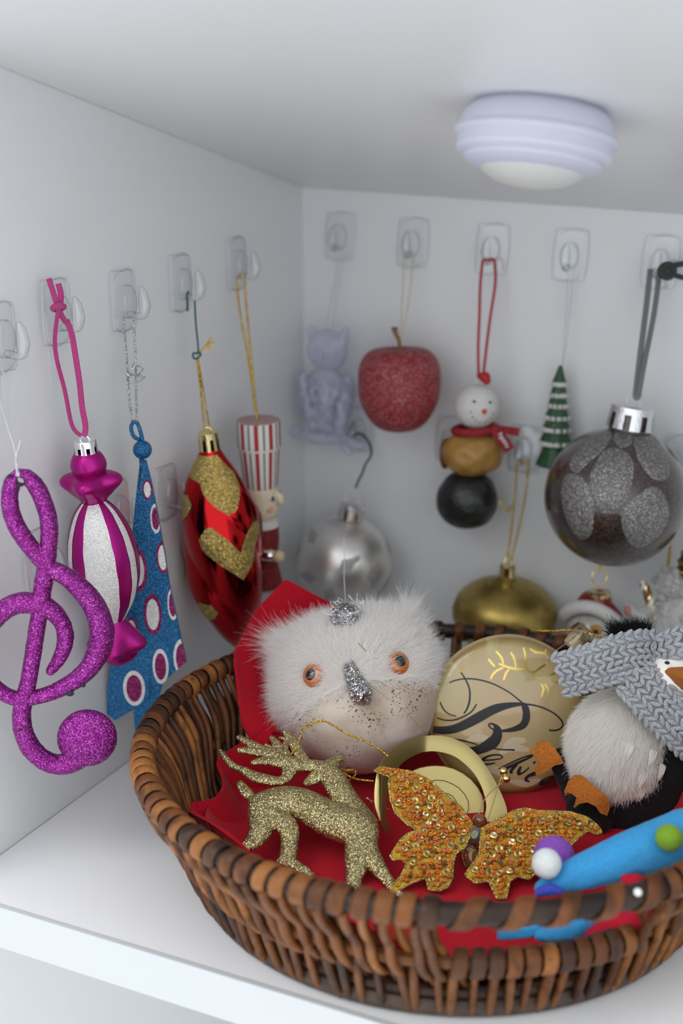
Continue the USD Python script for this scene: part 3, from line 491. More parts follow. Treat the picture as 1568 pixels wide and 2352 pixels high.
for pth in ([(.0318,-.0116,.2701),(.0308,-.0163,.2522),(.0288,-.023,.2273),(.0289,-.0246,.2204)], [(.0344,-.0107,.2693),(.0334,-.0151,.2522),(.0324,-.0214,.2273),(.0322,-.0231,.2204)]):
    part('silver_thread', twisted(pth, .0005, .0022, 90), plain('pale_thread', (.62, .63, .64), .5) if not stage.GetPrimAtPath('/World/Looks/pale_thread') else '/World/Looks/pale_thread', owl, world=True, smooth=True)
# sugared apple
aA, aB = A_(*(.0846,-.036,.2126)), A_(*(.0853,-.036,.1615))
ap = hung('sugared_apple', 'frosted red sugar apple with a brown stem hanging on the back wall', 'ornament', aA, aB)
n = {'g': ('geometry', {}), 'v': ('voronoi_texture', {'scale': 900}), 'n': ('noise_texture', {'scale': 120, 'detail': 4}), 'r': ('rgb_ramp', {'ramp': [(.38, (.26, .010, .015)), (.62, (.30, .04, .045))]}), 'r2': ('rgb_ramp', {'ramp': [(.18, (1, 1, 1)), (.44, (0, 0, 0))]}), 'wn': ('white_noise_texture', {}), 'r3': ('rgb_ramp', {'ramp': [(.40, (0, 0, 0)), (.65, (.8,)*3)]}), 'mu': ('math', {'math_type': 'multiply'}), 'mx': ('mix', {'color2': (.66, .50, .48)}), 'p': ('principled_bsdf', {'roughness': .5}), 'b': ('bump', {'strength': .6, 'distance': .0006})}
M_apple = material('sugared_red', n, [('g.position', 'v.vector'), ('g.position', 'n.vector'), ('n.fac', 'r.fac'), ('v.distance', 'r2.fac'), ('v.position', 'wn.vector'), ('wn.value', 'r3.fac'), ('r2.color', 'mu.value1'), ('r3.color', 'mu.value2'), ('mu.value', 'mx.fac'), ('r.color', 'mx.color1'), ('mx.color', 'p.base_color'), ('r2.color', 'b.height'), ('b.normal', 'p.normal')])
APR = [(.0003,-.0033),(.0027,-.0016),(.0082,.0008),(.0131,.0016),(.0186,0),(.0233,-.0049),(.0256,-.012),(.0259,-.0203),(.0249,-.03),(.0216,-.0384),(.0167,-.0454),(.0111,-.0496),(.0061,-.0505),(.0022,-.0482),(.0003,-.0477)]
part('fruit', lathe(APR, 72, lambda ph, z: 1+.03*np.cos(5*ph+.8)*np.clip((-z-.02)/.03, 0, 1)+.02*np.cos(2*ph+2), res=70), M_apple, ap, smooth=True)
part('stem', tube([(.085,-.0361,.2093),(.0845,-.0349,.2141),(.0832,-.034,.2194),(.081,-.0338,.2236),(.0801,-.0333,.2268)], [.0013, .0012, .0011, .0014, .0022], 20, 10), plain('stem_brown', (.16, .07, .02), .5, 500, (.30, .15, .05)), ap, world=True, smooth=True)
for pth in ([(.0774,-.0115,.2708),(.0807,-.0218,.2455),(.0832,-.0306,.2245),(.0842,-.0357,.2128)], [(.0825,-.0092,.2708),(.0847,-.02,.2455),(.0847,-.0298,.2245),(.0845,-.0357,.2123)]):
    cord(ap, 'gold_thread', pth, .00045, plain('pale_gold_thread', (.62, .56, .36), .5) if not stage.GetPrimAtPath('/World/Looks/pale_gold_thread') else '/World/Looks/pale_gold_thread', 24, 5)
# snowman of three nuts
M_snow = plain('snow_white', (.70, .69, .67), .75, 700, (.62, .61, .59), bump=.3, bscale=1400); M_caramel = plain('caramel', (.40, .22, .055), .32, 60, (.34, .17, .035)); M_tar = plain('black_nut', (.012, .012, .012), .3, bump=1, bscale=420); M_redfelt = plain('scarf_red', (.34, .018, .026), .85, 350, (.17, .008, .012)); M_inky = plain('ink_black', (.01, .018, .022), .5)
hc = A_(*(.1352,-.032,.1803)); sn = thing('snowman_ornament', 'small stacked snowman with white head, caramel middle, black bottom and red scarf', 'ornament', hc, RB)
hr = .0139
part('head', ball(hc, hr, sub=4), M_snow, sn, world=True, smooth=True)
mc = A_(*(.1326,-.03,.1502)); m = ball(mc, (.0190, .0180, .0153), sub=4); v = np.array(m.vertices); v += (v-mc)*((fbm((v-mc)*110, 2, 5)-.5)*.22)[:, None]; m.vertices = v
part('middle', m, M_caramel, sn, world=True, smooth=True)
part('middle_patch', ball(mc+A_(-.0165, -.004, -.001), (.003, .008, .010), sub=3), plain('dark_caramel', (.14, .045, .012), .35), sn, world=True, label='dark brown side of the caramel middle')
lc = A_(*(.1298,-.03,.1197)); m = ball(lc, (.0198, .0185, .0192), sub=4); v = np.array(m.vertices); v[:, 2] = np.maximum(v[:, 2], lc[2]-.0178+.0*v[:, 2]); v += (v-lc)*((fbm((v-lc)*90, 2, 9)-.5)*.12)[:, None]; m.vertices = v
part('bottom', m, M_tar, sn, world=True, smooth=True)
for p in [(.1375,-.0448,.1853),(.1459,-.0398,.1846)]: part('eye', ball(p, (.0011, .0008, .0008), sub=2), M_inky, sn, world=True)
part('nose', ball((.1435,-.0431,.1793), (.0017, .0016, .0018), sub=2), plain('nose_red', (.62, .06, .03), .5), sn, world=True)
for p in [(.1358,-.0458,.1787),(.1368,-.045,.1757),(.1383,-.0436,.1734),(.1404,-.042,.1722),(.1428,-.0399,.1718),(.1445,-.0392,.1729),(.1463,-.0382,.1747),(.1475,-.0377,.1772)]: part('mouth_dot', ball(p, (.00055, .0005, .0006), sub=1), M_inky, sn, world=True)
nk = A_(*(.1342,-.031,.1656)); part('scarf', tube([nk+A_(.0128*math.cos(a), .0122*math.sin(a), .0012*math.cos(a-.3)) for a in np.linspace(0, 2*PI, 17)[:-1]], .0027, 48, 8, closed=True), M_redfelt, sn, world=True)
SF = [(.1493,-.0371,.168),(.1503,-.0368,.1675)][0]
part('scarf_knot', ball(SF, (.0034, .0026, .0034), sub=3), M_redfelt, sn, world=True)
strap(sn, 'scarf_tail', [(.1493,-.0372,.1677),(.1547,-.0348,.1672),(.1627,-.0316,.1659)], .0050, .0016, M_redfelt, BACK, 12)
strap(sn, 'scarf_tail', [(.1494,-.0383,.1674),(.1536,-.0379,.1622),(.1587,-.0375,.1555)], .0072, .0016, M_redfelt, BACK, 12)
cord(sn, 'scarf_lettering', [(.1518,-.0397,.1646),(.1534,-.0386,.1661),(.1532,-.0394,.1635),(.1526,-.04,.1625),(.1549,-.0387,.1633),(.1544,-.0396,.161),(.1563,-.0385,.1617),(.1555,-.0395,.1597),(.1574,-.0385,.1599),(.1567,-.0395,.1579),(.1586,-.0386,.1579)], .00042, M_snow, 60, 5)
cord(sn, 'wire_loop', [(.1345,-.0317,.1919),(.1335,-.0314,.1945),(.1337,-.0307,.1966),(.1352,-.0299,.1972),(.1365,-.0298,.1956),(.1364,-.0307,.1925)], .0005, M_wire, 24)
M_redc = plain('red_cord', (.42, .012, .016), .6)
for pth in ([(.1305,-.0145,.2677),(.1307,-.0181,.2547),(.1321,-.0226,.2365),(.1336,-.0278,.2157),(.1356,-.0315,.1995)], [(.1373,-.0113,.2677),(.1389,-.0136,.2573),(.1387,-.0181,.2417),(.1382,-.025,.2183),(.1382,-.03,.2006)], [(.1303,-.0147,.2671),(.1309,-.014,.2684),(.1338,-.0127,.2684),(.1365,-.0114,.2687),(.1376,-.0114,.2671)]):
    cord(sn, 'red_cord', pth, .0009, M_redc, 30, 7)
kc = A_(*[(.1397,-.0321,.1988),(.14,-.032,.1988)][0]); part('cord_knot', [ball(kc, (.0036, .003, .0034), sub=3), ball(kc+A_(.0015, -.001, -.002), (.0026, .0022, .0026), sub=3), ball(kc+A_(-.0035, 0, .0008), (.0016, .0018, .0022), sub=2)], M_redc, sn, world=True)
# small green tree
tA, tB = A_(*(.1821,-.014,.2053)), A_(*(.1807,-.014,.1432))
tr = hung('green_tree', 'small carved green tree ornament with white snow edges beside the grey ball', 'ornament', tA, tB)
M_tree = plain('tree_green', (.018, .075, .030), .45, 300, (.028, .10, .042)); M_tsnow = plain('tree_snow', (.62, .62, .58), .6)
TY = [(842, 4, 862, 13), (862, 13, 885, 18), (880, 13, 910, 20), (905, 15, 934, 24), (929, 18, 961, 29), (956, 22, 988, 33), (983, 25, 1019, 37), (1014, 24, 1069, 40)]
for k, seg in enumerate([[(.0013,0),(.0048,-.0115)],[(.0034,-.0102),(.0054,-.0183)],[(.0039,-.017),(.0065,-.0248)],[(.0047,-.0235),(.0078,-.0322)],[(.0058,-.0308),(.0089,-.0396)],[(.0066,-.0382),(.0101,-.0482)],[(.0064,-.0468),(.0109,-.0621)]]):
    (r0, za), (r1, zb) = seg; sc = lambda ph, z: 1+.05*np.cos(11*ph+k)*np.clip((za-z)/(za-zb), 0, 1)
    t_ = part('tier', lathe([(1e-4, za+.0012*(k == 0)), (r0, za), ((r0+r1)/2*.98, (za+zb)/2), (r1, zb+.0006), (r1*.97, zb), (1e-4, zb)], 44, sc), M_tree, tr, smooth=40)
    if 0 <= k < 6: part('snow_edge', lathe([(r1*.93, zb+.0022), (r1*1.03, zb+.0011), (r1*1.03, zb-.0003), (r1*.9, zb-.0006)], 44, lambda ph, z: 1+.06*np.cos(13*ph)), M_tsnow, t_, smooth=40)
rg = np.random.default_rng(11)
for k in range(8):
    a, f = rg.uniform(-1.4, 1.4), rg.uniform(.25, .95); r = .004+f*.0062; part('ornament_dot', ball((r*math.cos(a)*1.02, r*math.sin(a)*1.02, -f*.058), .0006, sub=1), M_capgold if k % 2 else plain(f'tiny_red_{k}', (.5, .03, .02), .4), tr)
for dx in (0, 1): cord(tr, 'thread', ([(.1836,-.0126,.2659),(.1837,-.0128,.2375),(.1831,-.0136,.2053)], [(.1862,-.0114,.2659),(.1857,-.0119,.2375),(.1834,-.0134,.2053)])[dx], .0003, '/World/Looks/pale_thread', 16, 4)
# big grey glass ball with petals
gC = A_(*(.2267,-.05,.1358)); gT = A_(*(.2332,-.047,.188)); GR = .0410
gb = thing('grey_glass_ball', 'large dark grey glass ball with frosted silver petals hanging on grey ribbon', 'ornament', gC, frame_of(gT-gC, A_(.41, -.91, 0)))
M_gball = glitter('smoky_glass', (.014, .011, .010), (.028, .021, .019), (.22, .14, .09), .0004, metal=.15, rough=.28, spread=.12, coat_weight=1.0, coat_roughness=.05)
M_petal = glitter('frosted_petal', (.09, .085, .085), (.165, .155, .155), (.80, .77, .73), .00036, metal=.45, rough=.42, spread=.3)
part('glass', ball((0, 0, 0), GR, sub=5), M_gball, gb, smooth=True)
def sphere_patch(dirs, c, r, off, size=.0025):
    D_ = spline(np.array(dirs), 44, True); n_ = norm(D_.mean(0)); Rf = frame_of(n_); q = D_@Rf; g = sg.Polygon(q[:, :2]/q[:, 2:3]).buffer(.02).buffer(-.02).segmentize(.06)
    v_, f_ = trimesh.creation.triangulate_polygon(g, engine='earcut'); v_, f_ = trimesh.remesh.subdivide_to_size(np.c_[v_, np.ones(len(v_))], f_, .09)
    d = np.array([g.exterior.distance(sg.Point(p[:2])) for p in v_]); h = off*np.sqrt(np.clip(d/.12, .0, 1))
    w = v_/np.linalg.norm(v_, axis=1, keepdims=True)*(r+.00015+h)[:, None]; m_ = T(w@Rf.T+np.asarray(c), f_); m_.merge_vertices(); return m_
PET = [[(-.0121,-.5861,.8102),(.1449,-.5702,.8086),(.3135,-.6448,.6971),(.3673,-.7585,.5383),(.3496,-.885,.3076),(.2446,-.9662,.0818),(.0526,-.9986,-.0015),(-.0667,-.9946,.079),(-.1532,-.9562,.2496),(-.1964,-.8654,.461),(-.1486,-.7605,.6321)],[(.0025,-.3549,.9349),(-.0288,-.0443,.9986),(.0192,.179,.9837),(.1376,.1343,.9813),(.242,-.2801,.929),(.2456,-.4571,.8549),(.1634,-.551,.8184),(.0605,-.5062,.8603)],[(-.1068,-.1751,.9787),(-.0325,-.4539,.8905),(-.146,-.6868,.712),(-.2821,-.7683,.5746),(-.3627,-.7994,.4791),(-.5071,-.691,.5152),(-.4853,-.5244,.6996),(-.361,-.3812,.8511),(-.2331,-.2358,.9434)],[(.2482,-.0774,.9656),(.4009,.2278,.8874),(.6349,-.1102,.7647),(.7583,-.3048,.5763),(.7638,-.4853,.4256),(.6311,-.6357,.4445),(.4676,-.6529,.5959),(.3289,-.5163,.7907)],[(-.5952,-.7609,.2582),(-.5639,-.7241,.3972),(-.3294,-.8343,.4421),(-.1299,-.9588,.2525),(-.0782,-.9939,.0776),(-.0798,-.9904,-.1125),(-.1265,-.929,-.3478),(-.2532,-.8613,-.4405),(-.4262,-.8605,-.2791),(-.5362,-.8424,-.0541)],[(.2977,-.951,.0839),(.4394,-.865,.2423),(.6434,-.6752,.3608),(.7969,-.5803,.1678),(.833,-.5397,-.1215),(.7228,-.59,-.3599),(.4819,-.7104,-.5129),(.3633,-.8495,-.3826),(.2885,-.9451,-.1534)],[(.3939,.2236,.8915),(.542,.2281,.8088),(.7251,.2237,.6513),(.8107,.218,.5434),(.7348,.0166,.678),(.5451,.2349,.8048)]]
for p in PET: part('petal', sphere_patch(p, gC, GR, .0007), M_petal, gb, world=True, smooth=True)
gl = np.linalg.norm(gT-gC)
crown_cap(gb, .0122, .0125, gl+.001, plain('crackled_silver', (.80, .80, .82), .3, metallic=1, bump=.7, bscale=700), 8, False)
part('neck', lathe([(.0115, GR*.94), (.0112, gl)], 32), M_gball, gb)
cord(gb, 'wire_hanger', [gT+A_(.0035*s, 0, 0)+UPV*h for s, h in ((-1, -.002), (-1, .004), (-.4, .0085), (.4, .0085), (1, .004), (1, -.002))], .0004, M_wire, 30)
M_rib = plain('grey_ribbon', (.17, .18, .18), .6)
strap(gb, 'ribbon', [(.2321,-.0134,.2648),(.233,-.0251,.2401),(.2335,-.0378,.2139),(.2341,-.0466,.1955)], .0034, .0014, M_rib, BACK, 16)
strap(gb, 'ribbon', [(.2373,-.0121,.2649),(.2376,-.0252,.2378),(.2364,-.0375,.214),(.2359,-.0469,.1957)], .0036, .0014, M_rib, BACK+.5*RT, 16)
strap(gb, 'ribbon', [(.234,-.0465,.196),(.2349,-.0466,.1941),(.2359,-.0457,.196)], .0034, .0014, M_rib, BACK, 8)
M_ribd = plain('dark_ribbon', (.035, .04, .04), .7)
kc = A_(*[(.2422,-.0158,.2641),(.2424,-.0157,.2641)][0]); part('ribbon_knot', [tube([kc+.0034*(math.cos(a)*RT+math.sin(a)*UPV) for a in np.linspace(0, 2*PI, 11)[:-1]], .0022, 26, 8, closed=True), ball(kc, .003, sub=2)], M_ribd, gb, world=True)
strap(gb, 'ribbon_end', [(.2426,-.015,.2661),(.2471,-.0126,.2675),(.255,-.0087,.2685)], .0034, .0016, M_ribd, BACK, 10); strap(gb, 'ribbon_end', [(.2432,-.0156,.2632),(.248,-.014,.2612),(.2559,-.0108,.2597)], .0032, .0016, M_ribd, BACK, 10)
# silver ball
vC = A_(*(.0481,-.04,.07)); vT = A_(*(.0541,-.04,.1094)); VR = .0322
sb = thing('silver_ball', 'matte silver ball with pale leaf pattern hanging low by the corner on bent wire', 'ornament', vC, frame_of(vT-vC, A_(.41, -.91, 0)))
part('glass', ball((0, 0, 0), VR, sub=5), plain('satin_silver', (.74, .72, .685), .36, metallic=.85), sb, smooth=True)
M_leaf = glitter('silver_leaf', (.30, .305, .31), (.44, .44, .44), (.8, .8, .8), .0004, metal=.5, rough=.4, spread=.4)
rg = np.random.default_rng(5)
for k in range(16):
    a = k*2.4+.3; z = math.sin(-.75+1.5*((k*7) % 16)/15); dirs = []
    c = A_(math.sqrt(1-z*z)*math.cos(a), math.sqrt(1-z*z)*math.sin(a), z); F_ = frame_of(c, rg.normal(size=3)); L = .24
    for s in np.linspace(0, 2*PI, 17)[:-1]: dirs.append(F_@A_(L*math.cos(s)*(1+.15*math.cos(4*s)), .11*math.sin(s)*(1+.35*math.cos(3*s)), 1))
    part('leaf_pattern', sphere_patch([norm(d) for d in dirs], (0, 0, 0), VR, .0003), M_leaf, sb, smooth=True)
crown_cap(sb, .0078, .0095, .0405+.001, plain('crackled_cap', (.82, .82, .83), .28, metallic=1, bump=.8, bscale=600), 8, False)
part('neck', lathe([(.0074, VR*.95), (.0072, .041)], 28), M_capgold, sb)
cord(sb, 'wire_ring', [vT+UPV*.0048+.0044*(math.cos(a)*RT+math.sin(a)*UPV*1.3) for a in np.linspace(0, 2*PI, 13)[:-1]], .00035, M_wire, 30, 5, closed=True)
cord(sb, 'green_wire', [(.0426,-.0131,.1493),(.0445,-.0131,.1523),(.0487,-.0131,.1528),(.0542,-.0148,.1492),(.0583,-.0179,.144),(.0592,-.0211,.14),(.0578,-.0263,.1356),(.0577,-.0304,.1313),(.0569,-.0358,.1263),(.0566,-.0399,.1221)], .0009, M_green_wire, 50)
# gold onion ornament
oA, oB = A_(*(.1599,-.036,.0814)), A_(*(.1579,-.036,.0128))
on = hung('gold_onion', 'squat matte gold onion shaped ornament hanging on gold string behind the basket', 'ornament', oA, oB)
ONP = [(.0047,-.0069),(.0072,-.0087),(.0127,-.0104),(.021,-.0139),(.0268,-.018),(.031,-.0233),(.0331,-.0298),(.0326,-.0372),(.0293,-.0446),(.023,-.0521),(.0146,-.0581),(.0062,-.0641),(.0003,-.0687)]
part('body', lathe(ONP, 72, res=60), plain('matte_gold', (.44, .32, .09), .38, 160, (.36, .26, .07), metallic=.9), on, smooth=True)
for k in range(26):
    a, f = rg.uniform(0, 2*PI), rg.uniform(.15, .75); i = int(f*(len(ONP)-1)); r, z = ONP[i]; part('glitter_speck', ball((r*math.cos(a), r*math.sin(a), z), (.0008, .0008, .0006), sub=1), M_goldg, on)
part('cap', lathe([(1e-4, .0004), (.0046, .0004), (.0054, -.0004), (.0050, -.004), (.0052, -.0072), (.0046, -.008)], 32), M_gold, on, smooth=40)
cord(on, 'cap_loop', [(.1581,-.0374,.0816),(.1582,-.0364,.085),(.1595,-.0353,.0866),(.1612,-.035,.085),(.1621,-.0356,.0816)], .0006, M_gold, 20)
for pth in ([(.157,-.0135,.143),(.1587,-.0222,.12),(.1593,-.0304,.0993),(.1595,-.0361,.0854)], [(.164,-.0111,.1443),(.1647,-.0181,.1254),(.1637,-.0266,.1045),(.1615,-.0357,.0838)], [(.1571,-.0136,.1425),(.1582,-.0128,.1435),(.1609,-.012,.1419),(.1633,-.0106,.143),(.1636,-.01,.1446)], [(.1512,-.0306,.1226),(.154,-.0309,.1173),(.1564,-.0303,.1154),(.1579,-.0295,.116),(.1581,-.0286,.1186)]):
    part('gold_string', sweep(spline(np.array(pth), 24), circ(.0004, .0008, 6), BACK+RT*.6), M_goldthread, on, world=True, smooth=True)
# glass cat in a red hat
kC = A_(*(.2145,-.032,.0447)); ct = thing('cat_ornament', 'glass cat head ornament in a red and white hat peeking over the basket rim', 'ornament', kC, RB)
M_catg = plain('cat_grey', (.42, .42, .38), .3, 200, (.56, .56, .52)); M_catw = plain('cat_white', (.75, .75, .72), .35); M_cred = plain('hat_gloss_red', (.22, .008, .014), .2)
part('head', ball((0, -.002, 0), (.0165, .0165, .0140), sub=4), M_catg, ct, smooth=True)
part('body', ball((0, -.028, -.002), (.0150, .0170, .0120), sub=3), M_catg, ct, smooth=True)
part('hat', union([chain([(-.001, .0150, -.0035, .0104), (.003, .0190, 0, .0080)], 24), chain([(.005, .017, 0, .0062), (.0140, .0115, .001, .0042), (.0172, .005, .001, .003)], 20)]), M_cred, ct, smooth=50)
part('hat_brim', tube([(.0165*math.cos(a)-.001, .0128+.0058*math.sin(a)-.0055*math.cos(a)**2, .0105*math.sin(a)) for a in np.linspace(0, 2*PI, 17)[:-1]], .0042, 48, 10, closed=True), M_snow, ct, smooth=True)
for s, x in ((0, -.0052), (1, .0050)):
    e = part('eye', ball((x, .0056, .0130), (.0036, .0032, .0026), sub=3), plain(f'amber_{s}', (.50, .24, .03), .2), ct); part('pupil', ball((x+.0003, .0054, .0156), (.0015, .0018, .0008), sub=2), M_inky, e)
part('muzzle', ball((0, -.0070, .0115), (.0060, .0045, .0040), sub=3), M_catw, ct); part('nose_bridge', ball((0, .0045, .0140), (.0018, .0046, .0016), sub=2), M_catw, ct)
part('cap', lathe([(1e-4, .0265), (.0060, .0265), (.0070, .0255), (.0066, .0230), (.0072, .0200), (.0066, .0190)], 32, lambda ph, z: 1+.03*np.cos(10*ph)).apply_transform(M4((.0030, 0, 0), np.stack([A_(1, 0, 0), A_(0, 0, -1), A_(0, 1, 0)], 1))), M_gold, ct, smooth=40)
cord(ct, 'ring', [(.221,-.0301,.08),(.2207,-.0309,.0778),(.2193,-.032,.0762),(.2173,-.033,.0756),(.2152,-.0338,.0762),(.2135,-.0341,.0778),(.2127,-.0339,.08),(.213,-.0331,.0822),(.2144,-.032,.0838),(.2164,-.031,.0844),(.2185,-.0302,.0838),(.2202,-.0299,.0822)], .0006, M_gold, 30, 6, closed=True)
cord(ct, 'ring', [(.2188,-.0297,.0849),(.2185,-.03,.0841),(.2178,-.0305,.0836),(.2167,-.0311,.0834),(.2156,-.0315,.0836),(.2147,-.0318,.0841),(.2144,-.0317,.0849),(.2146,-.0314,.0857),(.2153,-.0309,.0863),(.2164,-.0304,.0865),(.2175,-.0299,.0863),(.2184,-.0297,.0857)], .0006, M_gold, 30, 6, closed=True)
# clear bubbled glass figure with a twisted cane
bC = A_(*(.2629,-.036,.0613)); bf = thing('bubbled_glass_figure', 'clear bubbly glass figure with twisted gold horn at the right edge', 'ornament', bC, RB)
M_bub = material('bubbled_glass', {'g': ('geometry', {}), 'n': ('noise_texture', {'scale': 260, 'detail': 2}), 'b': ('bump', {'strength': .8, 'distance': .003}), 'p': ('principled_bsdf', {'base_color': (.66, .66, .64), 'roughness': .1, 'specular_ior_level': .8}), 't': ('transparent_bsdf', {'color': (.92, .92, .91)}), 'm': ('mix_closure', {'fac': .5})}, [('g.position', 'n.vector'), ('n.fac', 'b.height'), ('b.normal', 'p.normal'), ('t.BSDF', 'm.closure1'), ('p.BSDF', 'm.closure2')], 'm.closure')
part('body', ball((.002, -.006, 0), (.0165, .0230, .012), sub=4), M_bub, bf, smooth=True); part('head', ball((-.002, .0215, 0), (.0105, .0100, .009), sub=4), M_bub, bf, smooth=True)
for k in range(46):
    a, z = rg.uniform(-1.9, 1.9), rg.uniform(-.9, .9); d = math.sqrt(1-z*z); hd = k % 3 == 0
    p = (A_(-.002, .0215, 0)+A_(.0105*d*math.sin(a), .0100*z, .009*d*math.cos(a))) if hd else (A_(.002, -.006, 0)+A_(.0165*d*math.sin(a), .023*z, .012*d*math.cos(a))); part('bubble', ball(p, rg.uniform(.0016, .0030), sub=2), M_bub, bf, smooth=True)
part('arm', chain([(-.010, .004, .004, .0055), (-.020, .001, .006, .004), (-.026, .006, .007, .0026)], 16), M_bub, bf, smooth=50)
part('arm_tip', ball((-.0255, .004, .009), (.0022, .0034, .002), sub=2), plain('pink_tip', (.45, .16, .16), .3), bf)
hp = spline(np.array([(.2434,-.0389,.0836),(.2473,-.0393,.0761),(.2508,-.0401,.0677),(.2538,-.0409,.0602)]), 40); t_, u_, b_ = frames(hp); s = np.linspace(0, 1, 40); rr = np.interp(s, [0, .12, 1], [.0008, .0018, .0026])
for k, mt in enumerate((M_gold, M_catw, M_gold, plain('cane_brown', (.22, .07, .03), .3))):
    a = s*13+k*PI/2; part('twist_strand', sweep(hp+(rr*.75)[:, None]*(np.cos(a)[:, None]*u_+np.sin(a)[:, None]*b_), circ(1, k=7), None, rr*.72), mt, bf, world=True, smooth=True)
cord(bf, 'gold_cord', [(.2562,-.0197,.101),(.2569,-.0274,.0949),(.2571,-.036,.0884)], .0009, M_goldthread, 14)
st = thing('striped_ornament', 'brown and gold striped ornament just showing at the right picture edge', 'ornament', A_(*(.2717,-.034,.0919)), RB)
part('body', lathe([(1e-4, .016), (.004, .0145), (.0075, .008), (.0085, 0), (.0075, -.008), (.004, -.0145), (1e-4, -.016)], 32, res=30).apply_transform(M4((0, 0, 0), np.stack([A_(1, 0, 0), A_(0, 0, -1), A_(0, 1, 0)], 1))), plain('nut_brown', (.06, .028, .012), .35), st, smooth=True)
for k in range(5): part('gold_band', tube([(1.03*(.0085*math.sqrt(max(.05, 1-((k-2)*.0052/.0165)**2)))*math.cos(a), (k-2)*.0052, 1.03*(.0085*math.sqrt(max(.05, 1-((k-2)*.0052/.0165)**2)))*math.sin(a)) for a in np.linspace(0, 2*PI, 13)[:-1]], .0010, 30, 6, closed=True), M_goldg, st)
cord(st, 'gold_cord', [A_(*(.2717,-.034,.0919))+A_(0, 0, .016), A_(*(.2685,-.03,.1199)), A_(*(.2629,-.013,.1462))], .0007, M_goldthread, 16)
# ---------------------------------------------------------------- things in the basket
def felt(name, c, c2, fine=900, rough=.95):
    return plain(name, c, rough, fine, c2, bump=.8, bscale=1000, sheen_weight=.08, sheen_roughness=.5, specular_ior_level=.08)
M_felt = felt('red_felt', (.50, .008, .022), (.42, .006, .018))
def nurbs_grid(rows, n, m, lin=False):
    """rows of control points -> smooth grid"""
    R = np.array([spline(np.array(r, float), m) for r in rows])
    if lin:
        x = np.linspace(0, len(R)-1, n); i = np.minimum(x.astype(int), len(R)-2); return R[i]+(x-i)[:, None, None]*(R[i+1]-R[i])
    return np.stack([spline(R[:, j], n) for j in range(m)], 1)
def thick(P, t):
    """a sheet with real thickness"""
    g = grid(P); n_ = np.array(T(g.vertices, g.faces).vertex_normals).reshape(P.shape); a, b = P+n_*t/2, P-n_*t/2; n, m = P.shape[:2]
    V = np.vstack([a.reshape(-1, 3), b.reshape(-1, 3)]); F = [g.faces, g.faces[:, ::-1]+n*m]
    edge = [i*m for i in range(n-1)]+[(n-1)*m+j for j in range(m-1)]+[i*m+m-1 for i in range(n-1, 0, -1)]+[j for j in range(m-1, 0, -1)]; e = np.array(edge); f = np.roll(e, -1)
    F.append(np.stack([e, f, f+n*m], 1)); F.append(np.stack([e, f+n*m, e+n*m], 1)); return T(V, np.vstack(F))
fl = thing('red_felt_cloth', 'bright red felt cloth lining the wicker basket under the ornaments', 'cloth', BC+A_(0, 0, .008))
th = np.linspace(0, 2*PI, 97)[:-1]; rad = np.array([0, .03, .06, .085, .098, .106, .1105, .113]); up_ = np.array([0, 0, 0, .0005, .0025, .007, .0125, .018])
wv = 1+.25*np.sin(3*th+1)+.2*np.sin(7*th)
P = np.stack([np.stack([BC[0]+r*np.cos(th), BC[1]+r*np.sin(th), .0095+u*np.clip(wv, .4, 1.6)+.0008*np.sin(5*th+r*60)*(r > .02)], -1) for r, u in zip(rad, up_)])
g = grid(P, close_v=True); g2 = g.copy(); g2.vertices = g2.vertices-A_(0, 0, .0012); g2.invert(); part('floor_sheet', [g, g2], M_felt, fl, world=True, smooth=True)
rows = [[(.1097,-.146,.0694),(.1095,-.1515,.0503),(.1106,-.1599,.0272),(.1111,-.1732,.0118)],[(.0956,-.1495,.0797),(.0967,-.156,.0551),(.1005,-.1675,.0285),(.1065,-.1862,.0134)],[(.0697,-.1671,.0988),(.0769,-.1781,.0727),(.0849,-.1852,.0432),(.0977,-.2008,.0156)],[(.0625,-.1874,.0868),(.0708,-.1945,.0647),(.0819,-.2001,.0434),(.0941,-.2102,.0242)],[(.0624,-.2096,.0725),(.0683,-.2156,.0581),(.0796,-.2195,.0464),(.0937,-.2221,.0388)]]
part('upright_flap', thick(nurbs_grid(rows, 60, 40, True), .0014), M_felt, fl, world=True, smooth=60)
rows = [[(.0622,-.2091,.0728),(.0681,-.2152,.058),(.0794,-.2191,.0462),(.0935,-.2217,.0386)],[(.0634,-.2143,.0707),(.0696,-.2213,.0559),(.0798,-.228,.0445),(.0924,-.2294,.0353)],[(.0648,-.2166,.0643),(.0719,-.226,.052),(.0811,-.2373,.0414),(.0919,-.2345,.0264)]]
part('upright_flap', thick(nurbs_grid(rows, 16, 40), .0014), M_felt, fl, world=True, smooth=60)
bord = [(.0928,-.2214,.0388),(.088,-.2292,.0388),(.0832,-.2414,.0358),(.0779,-.2493,.0324),(.0756,-.2545,.0298),(.0809,-.2609,.0267),(.0862,-.2679,.0253),(.0885,-.2785,.0244),(.0854,-.2876,.0255),(.0814,-.2957,.027),(.0881,-.3015,.0281),(.0993,-.3073,.0297),(.1122,-.3137,.0306),(.1216,-.3167,.0287),(.1307,-.3079,.0125)]
inn = []
for p in bord:
    v_ = (BC-A_(*p))[:2]; L_ = np.linalg.norm(v_); r_ = min(L_-.010, .108); inn.append(A_(BC[0]-v_[0]/L_*r_, BC[1]-v_[1]/L_*r_, .0104))
mid = [A_(*p)*.5+i_*.5+A_(0, 0, -.0025)-A_(*(A_(*p)-i_)[:2], 0)*.12 for p, i_ in zip(bord, inn)]
part('front_fold', thick(np.stack([spline(np.array([b_, m_, i_]), 18) for b_, m_, i_ in zip(spline(np.array(bord), 90), spline(np.array(mid), 90), spline(np.array(inn), 90))], 0), .0014), M_felt, fl, world=True, smooth=60)
